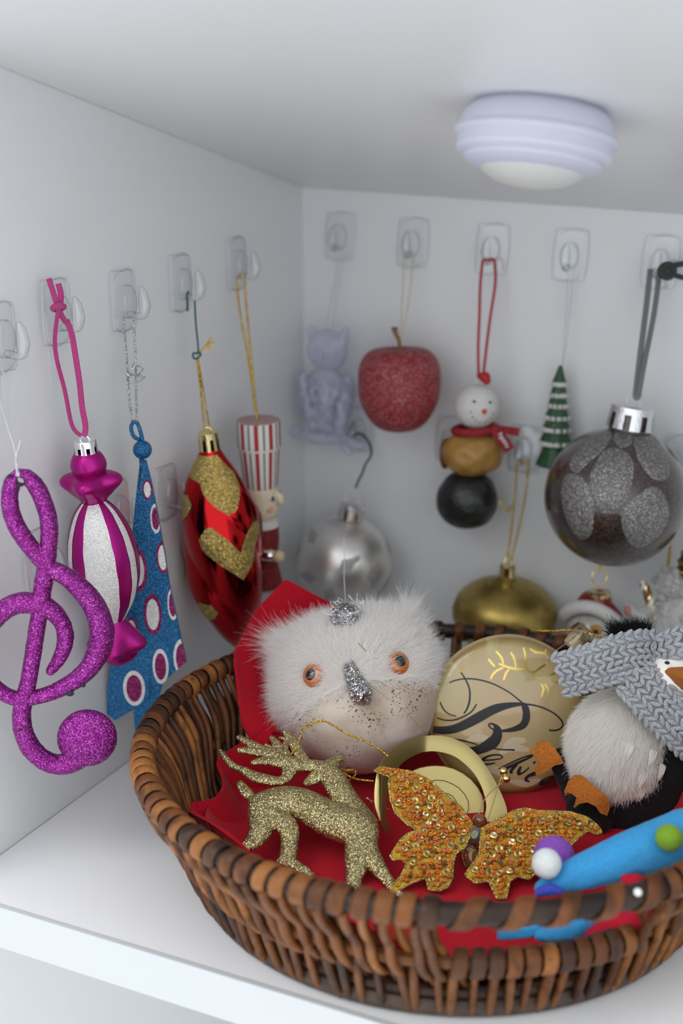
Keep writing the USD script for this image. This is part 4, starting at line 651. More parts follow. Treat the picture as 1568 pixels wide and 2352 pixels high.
rows = [[(.1453,-.1309,.046),(.1481,-.1347,.04),(.1513,-.1431,.0332)],[(.1493,-.1294,.0448),(.1527,-.1327,.04),(.1553,-.1413,.0332)]]
part('back_corner', thick(nurbs_grid(rows, 8, 12), .0014), M_felt, fl, world=True, smooth=60)

# ---- white furry owl
oC = A_(*(.1286,-.1985,.054)); OR = .0420
def onb(x): return A_(*x)
ez = norm(A_(*(.1395,-.2292,.0805))-oC); ex = norm(RT*.988+UPV*.154-ez*((RT*.988+UPV*.154)@ez)); ey = np.cross(ez, ex)
ow = thing('furry_owl_ornament', 'round white furry owl ornament with orange eyes sitting on the red felt', 'ornament', oC, np.stack([ex, ey, ez], 1))
n = {'g': ('geometry', {}), 'mp': ('mapping', {'rotation': (.5, .4, .6), 'scale': (1, .45, 1)}), 'n1': ('noise_texture', {'scale': 900, 'detail': 2}), 'n2': ('noise_texture', {'scale': 55, 'detail': 3}), 'r1': ('rgb_ramp', {'ramp': [(.58, (0, 0, 0)), (.64, (1, 1, 1))]}), 'r2': ('rgb_ramp', {'ramp': [(.44, (0, 0, 0)), (.58, (1, 1, 1))]}), 'mu': ('math', {'math_type': 'multiply'}),
     'n3': ('noise_texture', {'scale': 38, 'detail': 3}), 'r3': ('rgb_ramp', {'ramp': [(.4, (.66, .585, .50)), (.58, (.52, .41, .32))]}), 'mx': ('mix', {'color2': (.06, .045, .045)}), 'p': ('principled_bsdf', {'roughness': .9, 'sheen_weight': .3}), 'b': ('bump', {'strength': .4, 'distance': .0004}), 'n4': ('noise_texture', {'scale': 1800, 'detail': 2})}
M_linen = material('speckled_linen', n, [('g.position', 'mp.vector'), ('mp.vector', 'n1.vector'), ('g.position', 'n2.vector'), ('g.position', 'n3.vector'), ('g.position', 'n4.vector'), ('n1.fac', 'r1.fac'), ('n2.fac', 'r2.fac'), ('r1.color', 'mu.value1'), ('r2.color', 'mu.value2'), ('mu.value', 'mx.fac'), ('n3.fac', 'r3.fac'), ('r3.color', 'mx.color1'), ('mx.color', 'p.base_color'), ('n4.fac', 'b.height'), ('b.normal', 'p.normal')])
part('body', ball((0, 0, 0), OR, sub=5), M_linen, ow, smooth=True)
for k in range(2):                                                # overlapping fabric folds
    a = -1.25+k*.55; part('fabric_edge', tube([norm(A_(math.cos(a)*s, math.sin(a)*s-.1, math.sqrt(max(0, 1-s*s))))*(OR+.0001) for s in np.linspace(.25, .98, 9)], .0003, 24, 6), M_linen, ow, smooth=True)
def hair(name, c): return material(name, {'p': ('principled_bsdf', {'base_color': c, 'roughness': .6, 'specular_ior_level': .3}), 't': ('translucent_bsdf', {'color': c}), 'm': ('mix_closure', {'fac': .42})}, [('p.BSDF', 'm.closure1'), ('t.BSDF', 'm.closure2')], 'm.closure')
M_fur = hair('white_fur', (.96, .935, .915)); M_furb = plain('white_fur_base', (.80, .765, .74), .95)
rg = np.random.default_rng(21)
EYES = [A_(*p)-oC for p in [(.1197,-.2338,.075),(.1562,-.2152,.0809)]]; EYES = [norm(A_(e@ex, e@ey, e@ez)) for e in EYES]
BEAK = A_(*(.1412,-.2313,.077))-oC; BEAK = norm(A_(BEAK@ex, BEAK@ey, BEAK@ez))
def edge(d): return d[:, 1]+.29+.22*np.clip(-d[:, 0]-.1, 0, .6)-.02*np.clip(d[:, 0], 0, 1)
def mask(d, lo=0.0): return edge(d) > lo
m = ball((0, 0, 0), 1.0, sub=5); keep = mask(np.array(m.vertices), .10)[m.faces].all(1); m2 = T(np.array(m.vertices)*(OR+.0005), m.faces[keep]); m2.remove_unreferenced_vertices(); part('fur_base', m2, M_furb, ow, smooth=True)
d = rg.normal(size=(150000, 3)); d /= np.linalg.norm(d, axis=1, keepdims=True); d = d[(edge(d) > rg.uniform(0, .16, len(d))) & (d[:, 2] > -.45)]
d = d[(d@EYES[0] < math.cos(.135)) & (d@EYES[1] < math.cos(.165))]
d = d[np.linalg.norm((d-BEAK)*A_(1, .55, 1), axis=1) > .055][:62000]; N = len(d)
t = d-BEAK; t -= d*(t*d).sum(1)[:, None]; t /= np.linalg.norm(t, axis=1, keepdims=True)+1e-9
L = rg.uniform(.0036, .0078, N)*np.clip(.35+edge(d)*2.2, .35, 1)*(1-.5*np.exp(-((d[:, 0]+.05)/.22)**2)*np.clip(d[:, 1]*2-.5, 0, 1)); upb = np.clip(d[:, 1]-.35, 0, 1)
EARS = [A_(*p)-oC for p in [(.0921,-.2069,.078),(.1481,-.1777,.0884)]]; EARS = [norm(A_(e@ex, e@ey, e@ez)) for e in EARS]
ew = np.stack([np.exp(-((1-d@e)/.05))*k for e, k in zip(EARS, (.62, .50))], 1); en = np.stack([np.exp(-((1-d@e)/.016)) for e in EARS], 1); L *= 1+.9*ew.max(1)+1.1*en.max(1)
cl = (fbm(d*9, 2, 4)-.5)[:, None]*1.0
fl_ = np.clip(edge(d)*3, .25, 1)[:, None]; dr = .62*fl_*d+.62*t+.16*A_(0, 1, 0)*np.clip(d[:, 1:2], 0, 1)+rg.normal(size=(N, 3))*.22+cl*1.3*np.cross(d, t)+ew[:, :1]*(A_(-.9, .55, .25))*.9+ew[:, 1:]*(A_(.30, .9, .1))*.7
dr += en[:, :1]*(A_(-1.0, .30, .15)*1.3-(d-EARS[0])*3)+en[:, 1:]*(A_(.22, 1.0, .1)*1.3-(d-EARS[1])*3)
dr /= np.linalg.norm(dr, axis=1, keepdims=True); s = np.linspace(0, 1, 5)
curl = rg.normal(size=(N, 3))*.30
P = d[:, None]*(OR+.0006)+L[:, None, None]*(s[None, :, None]*dr[:, None]+(s**2)[None, :, None]*curl[:, None])
Wd = oC+P.reshape(-1, 3)@np.stack([ex, ey, ez])
curves('fur', Wd, np.full(N, 5), np.tile(np.array([.00013, .00013, .00011, .00008, .00003]), N), M_fur, ow)
M_amber = plain('amber_eye', (.46, .13, .015), .15, coat_weight=1); M_pupil = plain('pupil', (.008, .008, .01), .06, coat_weight=1)
for e in EYES:
    F_ = frame_of(e); c = e*(OR+.0014)
    i = part('eye', move(lathe([(1e-4, .0024), (.0034, .0022), (.0050, .0015), (.0059, .0004), (.0060, -.0015), (1e-4, -.0015)], 36, res=24), F_, c), M_amber, ow, smooth=True); part('pupil', move(lathe([(1e-4, .0031), (.0018, .0029), (.0030, .0023), (.0033, .0018)], 28), F_, c), M_pupil, i, smooth=True)
M_silg = glitter('silver_glitter', (.14, .14, .15), (.48, .48, .49), (1, 1, 1), .0006, metal=.9, rough=.2, spread=.8)
bp_ = [A_(*p)-oC for p in [(.1366,-.229,.0818),(.1381,-.2307,.0793),(.1401,-.2321,.0765),(.1425,-.2331,.0734),(.1446,-.2338,.0702),(.146,-.2339,.0686)]]; bl = [A_(p@ex, p@ey, p@ez) for p in bp_]
bk_ = chain([(*(p*(1+.07*h)), r) for p, h, r in zip(bl, (.2, .7, 1.0, 1.5, 1.9, 1.2), (.0026, .0036, .0042, .0050, .0058, .0044))], 20); part('beak', soften(bk_, .0012, 4), M_silg, ow, smooth=50)
cr = A_(*(.1248,-.2067,.095))-oC; cr = norm(A_(cr@ex, cr@ey, cr@ez))
m = ball((0, 0, 0), 1, sub=4); v = np.array(m.vertices); v = v*(1+.35*(fbm(v*5, 2, 2)-.5))[:, None]; m.vertices = v*A_(.0078, .0085, .0055); part('glitter_crown', move(m, frame_of(cr), cr*(OR+.0035)), M_silg, ow, smooth=40)
F_ = frame_of(cr); P = []; cnt = []
for k in range(70): a = rg.uniform(0, 2*PI); q0 = cr*(OR+.0035)+F_@A_(.006*math.cos(a), .006*math.sin(a), .001); dd = F_@A_(math.cos(a)*.5, math.sin(a)*.5, 1)+rg.normal(size=3)*.5; pp = [q0+dd*.0042*u+rg.normal(size=3)*.0009*u for u in np.linspace(0, 1, 5)]; P += [oC+np.stack([ex, ey, ez]).T@p for p in pp]; cnt.append(5)
curves('tinsel', P, cnt, np.full(len(P), .00022), M_silver, ow)
cord(ow, 'thread', [(.1136,-.1823,.0872),(.1113,-.1779,.0953),(.1076,-.1713,.1075),(.1052,-.1655,.1179),(.1028,-.1613,.1259)], .00022, plain('clear_thread', (.55, .55, .54), .3), 20, 5)
part('straw_bit', tube([(.1445,-.2369,.0972),(.1483,-.2362,.0934)], .0004, 5, 5), plain('straw', (.36, .33, .17), .6), ow, world=True)

# ---- gold glitter reindeer
M_deer = glitter('reindeer_gold', (.22, .17, .065), (.46, .385, .18), (1, .92, .62), .00034, metal=.9, rough=.3, spread=.55)
dO = A_(*(.1423,-.2753,.03)); DU = RT; DV = norm(math.cos(.42)*fh+math.sin(.42)*A_(0, 0, 1))
deer = thing('reindeer_ornament', 'flat gold glitter reindeer with antlers lying at the front left of the basket', 'ornament', dO, uvframe(DU, DV))
LIMBS = [[(-.0267,.0008,.0059),(-.0205,.0025,.0066),(-.0128,.0027,.0069),(-.0051,-.001,.0075),(.0047,-.0075,.0084),(.0144,-.0112,.009),(.0181,-.0133,.0082)],[(.0181,-.0108,.0075),(.0151,-.0025,.0061),(.0096,.0077,.0056),(.0053,.0164,.0054),(.0009,.0209,.0045)],[(.0024,.02,.0047),(.0059,.0245,.0032),(.0095,.0281,.002)],[(.001,.0191,.0036),(-.0033,.0155,.003),(-.0064,.0131,.0017)],[(.0016,.0209,.0036),(-.0034,.0231,.0032),(-.0085,.0231,.003),(-.0143,.0245,.004)],[(-.0143,.0245,.004),(-.0155,.0182,.003),(-.0175,.0147,.0023),(-.0253,.0148,.0026),(-.0319,.0169,.0026),(-.0367,.0204,.002)],[(-.0157,.0245,.0038),(-.0215,.0254,.0026),(-.0273,.0261,.0022),(-.0324,.0252,.0014)],[(-.0172,.0254,.0039),(-.0217,.0295,.0032),(-.0306,.0318,.0025),(-.0397,.0327,.0015)],[(-.0276,.0318,.0026),(-.0337,.036,.0021),(-.0405,.0407,.0013)],[(-.0188,.0291,.0032),(-.0212,.0351,.0023),(-.0243,.0403,.0013)],[(-.0211,.0318,.0022),(-.0248,.0341,.0013),(-.027,.036,.0008)],[(-.007,.024,.003),(-.0116,.0327,.0026),(-.0148,.0398,.0022),(-.018,.0436,.0013)],[(-.014,.0388,.0016),(-.0177,.0398,.001),(-.0203,.0404,.0007)],[(-.0173,.0291,.0028),(-.0179,.0337,.0018),(-.0173,.0374,.0013)],[(-.0318,.0042,.0022),(-.0352,.0081,.0025),(-.038,.0125,.0017)],[(-.0267,0,.0064),(-.0266,-.0075,.0058),(-.0271,-.0149,.0048),(-.0306,-.0205,.0034),(-.0335,-.0229,.0024),(-.0373,-.026,.0019)],[(-.0258,-.0025,.0056),(-.0194,-.0075,.005),(-.0151,-.0116,.0048),(-.0135,-.0173,.0039),(-.0136,-.0237,.0036),(-.0146,-.0291,.0031),(-.0169,-.0303,.002)],[(-.0146,-.0291,.0027),(-.011,-.0318,.0024),(-.007,-.0345,.0022),(-.0039,-.0366,.0017)],[(.0191,-.0157,.0074),(.018,-.0237,.0062),(.0169,-.0307,.0051),(.0158,-.0368,.0037),(.0149,-.0428,.0031),(.0146,-.0487,.0027),(.0154,-.053,.0023)],[(.0194,-.0197,.0061),(.0229,-.0276,.0044),(.0258,-.033,.0037),(.0299,-.0394,.0026),(.0349,-.0465,.0021)]]
dm = union([smooth_chain(L, max(6, 3*len(L)), 1.12) for L in LIMBS]).scale([1, 1, .62])
t = tm(dm.refine_to_length(.0022)); t.merge_vertices(); trimesh.smoothing.filter_taubin(t, iterations=6); part('figure', t, M_deer, deer, smooth=60)
tine = smooth_chain([(-.0492,.0344,.001),(-.0461,.0295,.0015),(-.0417,.0249,.0017),(-.0365,.0225,.0017)], 8).translate([0, 0, -.003]); part('rear_antler', tine, M_deer, deer, smooth=60)
for pth in [[(.1177,-.2569,.042),(.1193,-.2561,.0448),(.1213,-.255,.0495),(.1229,-.254,.0553),(.1273,-.2524,.0588),(.133,-.2508,.0604),(.1391,-.2503,.0581),(.1482,-.2495,.0547),(.1579,-.2486,.0516),(.1652,-.2485,.0475)],[(.1409,-.2491,.0361),(.1442,-.2476,.0353),(.1471,-.2461,.035),(.1474,-.2463,.0334),(.1457,-.2474,.0312),(.1442,-.2484,.0297)],[(.1409,-.2483,.0352),(.1438,-.2485,.0333),(.1476,-.2482,.032),(.152,-.2474,.0317),(.1571,-.2465,.0318)]]:
    part('gold_cord', twisted(pth, .00055, .002, 120), M_goldthread, deer, world=True, smooth=True)
# ---- glass disc with lettering
dC = A_(*(.2036,-.18,.0476)); DR_ = .0405
DN = -FW; disc = thing('believe_disc', 'round cream and gold glass disc with black script lettering leaning behind the spiral', 'ornament', dC, np.stack([RT, UPV, DN], 1))
n = {'tc': ('texture_coordinate', {}), 'ln': ('vector_math', {'math_type': 'length'}), 'sc': ('vector_math', {'math_type': 'multiply', 'vector2': (1, 1, 0)}), 'r': ('rgb_ramp', {'ramp': [(0, (.50, .37, .20)), (.030/.05, (.48, .35, .17)), (.036/.05, (.40, .28, .10)), (.0395/.05, (.22, .13, .03)), (.041/.05, (.42, .33, .16))]}), 'mr': ('map_range', {'from_min': 0, 'from_max': .05, 'to_min': 0, 'to_max': 1}), 'n': ('noise_texture', {'scale': 42, 'detail': 3, 'distortion': .8}), 'r2': ('rgb_ramp', {'ramp': [(.52, (0, 0, 0)), (.60, (.8,)*3)]}), 'mx': ('mix', {'color2': (.46, .38, .17)}), 'p': ('principled_bsdf', {'roughness': .28, 'coat_weight': 1, 'coat_roughness': .04})}
M_disc = material('cream_gold_glass', n, [('tc.object', 'sc.vector1'), ('sc.vector', 'ln.vector1'), ('ln.value', 'mr.value'), ('mr.result', 'r.fac'), ('tc.object', 'n.vector'), ('n.fac', 'r2.fac'), ('r2.color', 'mx.fac'), ('r.color', 'mx.color1'), ('mx.color', 'p.base_color')])
DTH = lambda r: .0062*np.sqrt(np.clip(1-(np.asarray(r)/DR_)**2.6, 0, 1))+.0012
part('glass', lathe([(1e-4, DTH(0))]+[(r, DTH(r)) for r in np.linspace(.004, DR_, 22)]+[(DR_+.0008, .0003), (DR_+.0005, -.0008)]+[(r, -DTH(r)) for r in np.linspace(DR_, .004, 12)]+[(1e-4, -DTH(0))], 96), M_disc, disc, smooth=True)
def brush(pts, w, m, name, off=.00012, n=44):
    """painted stroke following the disc: pts (u, v), w widths"""
    Q = np.array(pts, float)
    for _ in range(3): Q = np.vstack([Q[:1], np.stack([Q[:-1]*.75+Q[1:]*.25, Q[:-1]*.25+Q[1:]*.75], 1).reshape(-1, 2), Q[-1:]])
    n = len(Q); W = np.interp(np.linspace(0, 1, n), np.linspace(0, 1, len(w)), w)/2; t_ = np.gradient(Q, axis=0); t_ /= np.linalg.norm(t_, axis=1, keepdims=True); nn = np.stack([-t_[:, 1], t_[:, 0]], 1)
    V = np.stack([Q+nn*W[:, None]*k for k in (-1, -.4, .4, 1)], 1); r = np.hypot(V[..., 0], V[..., 1]); V = V*np.minimum(1, DR_*.995/np.maximum(r, 1e-9))[..., None]; r = np.minimum(r, DR_*.995)
    part(name, grid(np.concatenate([V, (DTH(r)+off)[..., None]], -1)), m, disc, smooth=True)
M_script = plain('script_black', (.018, .018, .02), .35); M_foil = plain('gold_foil', (.75, .55, .16), .25, metallic=1)
K = .0001
for pts, w in zip([[(-.0305,.0171),(-.0266,.0187),(-.0212,.0194),(-.0152,.0189),(-.008,.0168),(-.0003,.0126),(.0027,.0102),(.0063,.0072)],[(-.0385,-.007),(-.0337,-.0073),(-.0278,-.0063),(-.0218,-.0036),(-.0152,.0003),(-.008,.0042),(-.0009,.0061),(.0063,.0067)],[(.0063,.0071),(.0082,.0042),(.0084,-.0006),(.0069,-.0042),(.0027,-.006),(-.0021,-.0069),(-.0056,-.0069)],[(-.0056,-.007),(-.0092,-.006),(-.0111,-.004),(-.0098,-.0031),(-.0077,-.0039),(-.0065,-.006),(-.0062,-.009),(-.008,-.0125),(-.0128,-.0155),(-.0176,-.0173),(-.0212,-.0173)],[(.0069,.0066),(.0111,.0063),(.0171,.0048),(.0237,.0012),(.0272,-.003),(.0267,-.0054),(.0237,-.007),(.0198,-.0067)],[(-.0246,.0224),(-.0221,.0186),(-.0201,.0138),(-.0203,.0078),(-.0218,.0036),(-.0233,.0017)],[(-.0351,.0072),(-.0337,.0036),(-.0308,.0011),(-.0272,.0003)],[(-.0367,-.0009),(-.0326,-.0021),(-.0278,-.0018),(-.023,.0003),(-.0191,.0027),(-.0169,.0066)],[(-.0314,-.0113),(-.026,-.0116),(-.0206,-.0128),(-.0164,-.014)],[(-.008,-.016),(-.0044,-.0165),(.0024,-.0167)],[(-.0134,-.0221),(-.008,-.0218),(-.0035,-.0209),(-.0041,-.0194),(-.0074,-.019),(-.0116,-.02),(-.0143,-.0221),(-.014,-.0239),(-.011,-.0242),(-.0074,-.0233)],[(-.0056,-.0266),(.0003,-.0233),(.0063,-.0206),(.0114,-.0191),(.0117,-.0197),(.0081,-.0215),(.0027,-.0239),(-.0021,-.0263),(-.0032,-.0278),(-.0015,-.0278)],[(.0039,-.0239),(.0015,-.0263),(.0003,-.0281),(.0015,-.0287)],[(.0122,-.0229),(.0125,-.0232),(.0129,-.0235)],[(.0057,-.0251),(.0045,-.0278),(.0045,-.0296),(.0075,-.0281),(.0099,-.0257)],[(.0087,-.0308),(.0123,-.0299),(.015,-.029),(.0144,-.0282),(.0117,-.0288),(.0087,-.0308),(.0081,-.0326),(.0105,-.0332)],[(.0159,-.0344),(.0195,-.0332),(.0228,-.0311),(.0219,-.0305),(.0183,-.032),(.0156,-.0341),(.0159,-.0353),(.0195,-.035),(.0243,-.0329)],[(.0255,-.0308),(.0231,-.032),(.0237,-.0335),(.0261,-.0336)]],
 [(8, 9, 9, 8, 10), (38, 46, 50, 56, 60, 52, 30, 12), (16, 40, 46, 44, 30, 16, 12), (12, 10, 10, 10, 16, 48, 60, 74, 60, 50, 40), (12, 10, 9, 9, 10, 9), (8, 10, 12, 8), (8, 9, 8, 6), (8, 10, 8), (8, 10, 8), (8, 8, 12), (9, 9, 8, 12, 20, 12, 8), (9, 10, 9, 16, 20, 10), (12, 20, 10), (18, 20, 18), (12, 22, 10, 8), (8, 9, 14, 20, 8), (10, 10, 9, 16, 18, 9), (10, 18, 9)]):
    brush(pts, np.array(w)*K*.85, M_script, 'script_stroke')
for pts in [[(.0072,.035),(.0081,.0311),(.0078,.0245),(.0117,.0218),(.0159,.0251),(.0183,.0263)],[(-.0068,.0332),(-.0038,.0299),(-.0032,.0263)],[(.0006,.0326),(.0027,.0293),(.003,.0245)],[(-.0107,.0293),(-.0089,.0269),(-.0074,.0254)],[(.0105,.0344),(.0135,.0323),(.0183,.0323),(.0201,.0281)],[(.0135,.032),(.0123,.0335)],[(.0183,.0323),(.0192,.0341)],[(.0117,.0218),(.0141,.0192),(.0189,.0204),(.0261,.023)],[(-.0056,.0269),(-.0009,.0251),(.0033,.0242),(.0081,.0242)],[(.0213,.0353),(.0243,.0341),(.0267,.0311)],[(.0207,.0162),(.0237,.0174),(.0267,.0177)],[(-.0098,.0192),(-.008,.0227),(-.0032,.0251)],[(-.0032,.0186),(-.0021,.0221),(-.0003,.0242)],[(.0159,.0168),(.0174,.0144),(.0159,.0102)],[(.0177,.0168),(.0201,.0132),(.0189,.0084)]]:
    brush(pts, np.array((9, 13, 8))*K, M_foil, 'foil_branch', .0001, 24)
M_sepia = plain('pale_leaf_print', (.56, .48, .32), .4)
for pts in [[(-.0218,-.0125),(-.0164,-.0101),(-.0104,-.0113)],[(-.005,-.0185),(.0003,-.0149),(.0099,-.0167)],[(-.0032,-.0149),(.0021,-.0119),(.0081,-.0119)],[(-.0146,-.0281),(-.008,-.0257),(.0003,-.0323)],[(.0003,-.0329),(.0087,-.0347),(.0159,-.0323)]]:
    brush(pts, np.array((12, 44, 16))*K, M_sepia, 'leaf_print', .00006, 24)
ctop = A_(*(.2303,-.1558,.0821)); cdir = norm(RT*.62+UPV*.75)
part('neck', tube([ctop-cdir*.003, ctop+cdir*.006], .0050, 8, 20), M_disc, disc, world=True, smooth=40)
part('cap', lathe([(1e-4, .0045), (.0052, .004), (.0062, .001), (.0068, -.003), (.0060, -.003)], 30, lambda ph, z: 1+.05*np.cos(9*ph)).apply_transform(M4(ctop+cdir*.006, frame_of(cdir))), clear('smoky_cap', (.8, .77, .68), (.4, .36, .28), .1, .12), disc, world=True, smooth=30)
part('cap_bead', ball((.237,-.1553,.0809), .0026, sub=3), plain('brown_bead', (.10, .04, .02), .25), disc, world=True)
part('gold_cord', twisted([(.2097,-.1529,.0851),(.2189,-.1545,.0868),(.2282,-.1562,.0893),(.2353,-.1578,.09),(.2424,-.1599,.0897),(.2495,-.162,.0892)], .0007, .0022, 110), M_goldthread, disc, world=True, smooth=True)
cord(disc, 'wire', [(.2217,-.178,.0776),(.2224,-.1744,.0804),(.2266,-.1668,.0838),(.2315,-.1582,.0874)], .0003, M_wire, 20, 5)
# ---- gold metal spiral
M_brass = plain('satin_brass', (.45, .365, .155), .40, metallic=1)
sO = A_(*(.1838,-.2258,.0181)); SU, SV = RT, norm(UPV*.94+FW*.34)
spi = thing('metal_spiral', 'satin gold metal spiral strip ornament leaning against the lettered disc', 'ornament', sO, uvframe(SU, SV))
SPI = [[(-.0287,-.0174),(-.0255,-.0163),(-.027,-.0123),(-.0275,-.0067),(-.0272,-.0012),(-.0256,.0052),(-.0224,.0112),(-.0185,.0161),(-.0134,.0199),(-.0083,.0224),(-.0025,.0231),(.0025,.0224),(.0075,.0207),(.012,.0176),(.0165,.0131),(.0201,.007),(.0221,.0007),(.0224,-.0049),(.0217,-.0086),(.0221,-.0115),(.0318,-.0115),(.0326,-.0071),(.0315,-.0012),(.0288,.0055),(.0253,.0123),(.0206,.0195),(.0154,.0249),(.0097,.0285),(.0035,.0304),(-.0027,.0309),(-.0089,.0301),(-.0152,.0275),(-.0211,.0237),(-.0258,.0195),(-.0289,.0153),(-.0313,.01),(-.0325,.0044),(-.0329,-.0012),(-.0326,-.006),(-.0311,-.0108)],[(-.0131,.0142),(-.0093,.0157),(-.0054,.0165),(-.0015,.0168),(.0031,.0165),(.0077,.0153),(.0122,.0131),(.0163,.01),(.0196,.0059),(.0216,.0018),(.0222,-.0023),(.0218,-.0071),(.0165,-.0141),(.0013,-.017),(-.013,-.017),(-.0183,-.0141),(-.022,-.0093),(-.0204,-.0049),(-.0172,.0025)],[(-.0048,.0087),(-.001,.0095),(.0029,.0091),(.0067,.0076),(.01,.0055),(.0126,.0025),(.0142,-.0008),(.0143,-.0042),(.013,-.0082),(.0071,-.0123),(-.0023,-.0104),(-.0058,-.0012)],[(.0019,.0029),(.0042,.0027),(.0065,.0014),(.0081,-.0008),(.0087,-.003),(.0074,-.0056),(.0024,-.0053),(.0003,-.0012)]]
def smooth_poly(p): q = sg.Polygon(p).buffer(0); return q.buffer(.001).buffer(-.001)
def bent(poly, t, f, size=.003):
    """a plate of thickness t raised by f(u, v)"""
    o = []
    for g in getattr(poly, 'geoms', [poly]):
        v_, fa = trimesh.creation.triangulate_polygon(g.segmentize(size), engine='earcut'); v_, fa = trimesh.remesh.subdivide_to_size(np.c_[v_, np.zeros(len(v_))], fa, size*1.6); q = T(v_, fa); q.merge_vertices(); h = f(q.vertices[:, 0], q.vertices[:, 1]); a = np.array(q.vertices); a[:, 2] = h; fc = q.faces if q.face_normals[:, 2].mean() > 0 else q.faces[:, ::-1]
        b = a-A_(0, 0, t); e = trimesh.grouping.group_rows(np.sort(np.vstack([fc[:, [0, 1]], fc[:, [1, 2]], fc[:, [2, 0]]]), axis=1), require_count=1); E = np.vstack([fc[:, [0, 1]], fc[:, [1, 2]], fc[:, [2, 0]]])[e]; N_ = len(a)
        o.append(T(np.vstack([a, b]), np.vstack([fc, fc[:, ::-1]+N_, np.stack([E[:, 0], E[:, 0]+N_, E[:, 1]+N_], 1), np.stack([E[:, 0], E[:, 1]+N_, E[:, 1]], 1)])))
    return cat(o)
bi = spline(np.array(SPI[0][1:20]), 110); bo = spline(np.array([SPI[0][0]]+SPI[0][:19:-1]), 110)
bh = lambda u, v: .0005+.0260*np.clip((-u-.006)/.024, 0, 1)**1.3
bg = np.stack([bi+(bo-bi)*k for k in np.linspace(0, 1, 6)], 1); bg = np.concatenate([bg, bh(bg[..., 0], bg[..., 1])[..., None]+.0002*np.array([-1, .2, .8, .8, .2, -1])[None, :, None]], -1)
part('outer_band', thick(bg, .0005), M_brass, spi, smooth=50)
part('middle_band', bent(smooth_poly(SPI[1]), .0005, lambda u, v: -.0052+0*u), M_brass, spi, smooth=60)
part('inner_band', bent(smooth_poly(SPI[2]), .0005, lambda u, v: -.0036+0*u), M_brass, spi, smooth=60)
part('centre_disc', bent(smooth_poly(SPI[3]), .0005, lambda u, v: -.0020+0*u), M_brass, spi, smooth=60)
M_copper = plain('copper_edge', (.25, .10, .04), .3, metallic=1)
for q_, h_ in ((SPI[1], -.0052), (SPI[2], -.0036), (SPI[3], -.0020)):
    e_ = np.array(smooth_poly(q_).exterior.segmentize(.001).coords)[:-1]; part('band_edge', tube(np.c_[e_, np.full(len(e_), h_)], .00022, 160, 5, closed=True), M_copper, spi, smooth=True, label='thin coppery edge')
cord(spi, 'wire_hook', [(.1563,-.253,.0261),(.158,-.2527,.0245),(.1602,-.2535,.018),(.1624,-.2533,.0152),(.1639,-.2525,.0156)], .0006, M_gold, 20); cord(spi, 'wire_hook', [(.156,-.2543,.026),(.1579,-.2524,.0248),(.1612,-.2494,.0217),(.1655,-.2455,.0177)], .0004, M_gold, 16, 5)
# ---- beaded butterfly
bO = A_(*(.2131,-.2652,.027)); BU, BV = RT, norm(math.cos(.62)*fh+math.sin(.62)*A_(0, 0, 1))
bf2 = thing('beaded_butterfly', 'orange butterfly covered in beads and gold sequins at the front of the basket', 'ornament', bO, uvframe(BU, BV))
WING = [[(-.0433,.0317),(-.0413,.0342),(-.039,.0349),(-.0332,.0332),(-.0273,.0328),(-.0206,.0281),(-.0118,.0189),(-.0046,.0123),(.0001,.0043),(-.0017,-.002),(-.004,-.0067),(-.0083,-.0094),(-.0097,-.0144),(-.0104,-.0204),(-.0125,-.0245),(-.0158,-.0262),(-.0209,-.026),(-.0217,-.0204),(-.028,-.0227),(-.0365,-.0275),(-.0376,-.0249),(-.033,-.0204),(-.0299,-.0144),(-.0323,-.012),(-.036,-.0125),(-.0371,-.0107),(-.0328,-.004),(-.0293,-.0006),(-.024,.0011),(-.0292,.0039),(-.0343,.0091),(-.0364,.0156),(-.0371,.0231),(-.0361,.0272),(-.0414,.0306)],[(.0041,.0019),(.0124,.0067),(.0195,.0106),(.0249,.0118),(.0301,.0106),(.0377,.0103),(.0452,.0099),(.0524,.0073),(.0564,.0035),(.0579,.0003),(.0558,-.0006),(.0515,.0011),(.0465,-.0028),(.0423,-.0067),(.0391,-.0144),(.032,-.0189),(.0254,-.0189),(.023,-.0212),(.0184,-.0198),(.0146,-.0219),(.0122,-.0297),(.0083,-.0297),(.0055,-.0219),(-.0008,-.0228),(-.0047,-.0193),(-.0021,-.0159),(.0024,-.0098),(.0033,-.0036)]]
M_base = plain('amber_cloth', (.40, .20, .015), .3, 260, (.60, .38, .015), metallic=.35, bump=.5, bscale=500); M_seq = plain('sequin_gold', (.42, .31, .10), .3, metallic=.8); M_seq2 = plain('sequin_bright', (.85, .72, .36), .12, metallic=1)
M_bead = [plain(f'bead_{k}', c, .08, specular_ior_level=.7, coat_weight=.4, thin_film_thickness=420) for k, c in enumerate([(.62, .13, .010), (.58, .17, .055), (.70, .28, .025), (.16, .045, .012)])]
rg = np.random.default_rng(17); wz = lambda u, v: .0020*np.clip((-u-.008)/.03, 0, 1.2)*np.clip((v+.01)/.03, 0, 1.3)+.0012-.014*np.clip((v-.024)/.02, 0, 1)*(u < 0)
MB_TORUS = trimesh.creation.torus(.00064, .00042, major_sections=9, minor_sections=5)
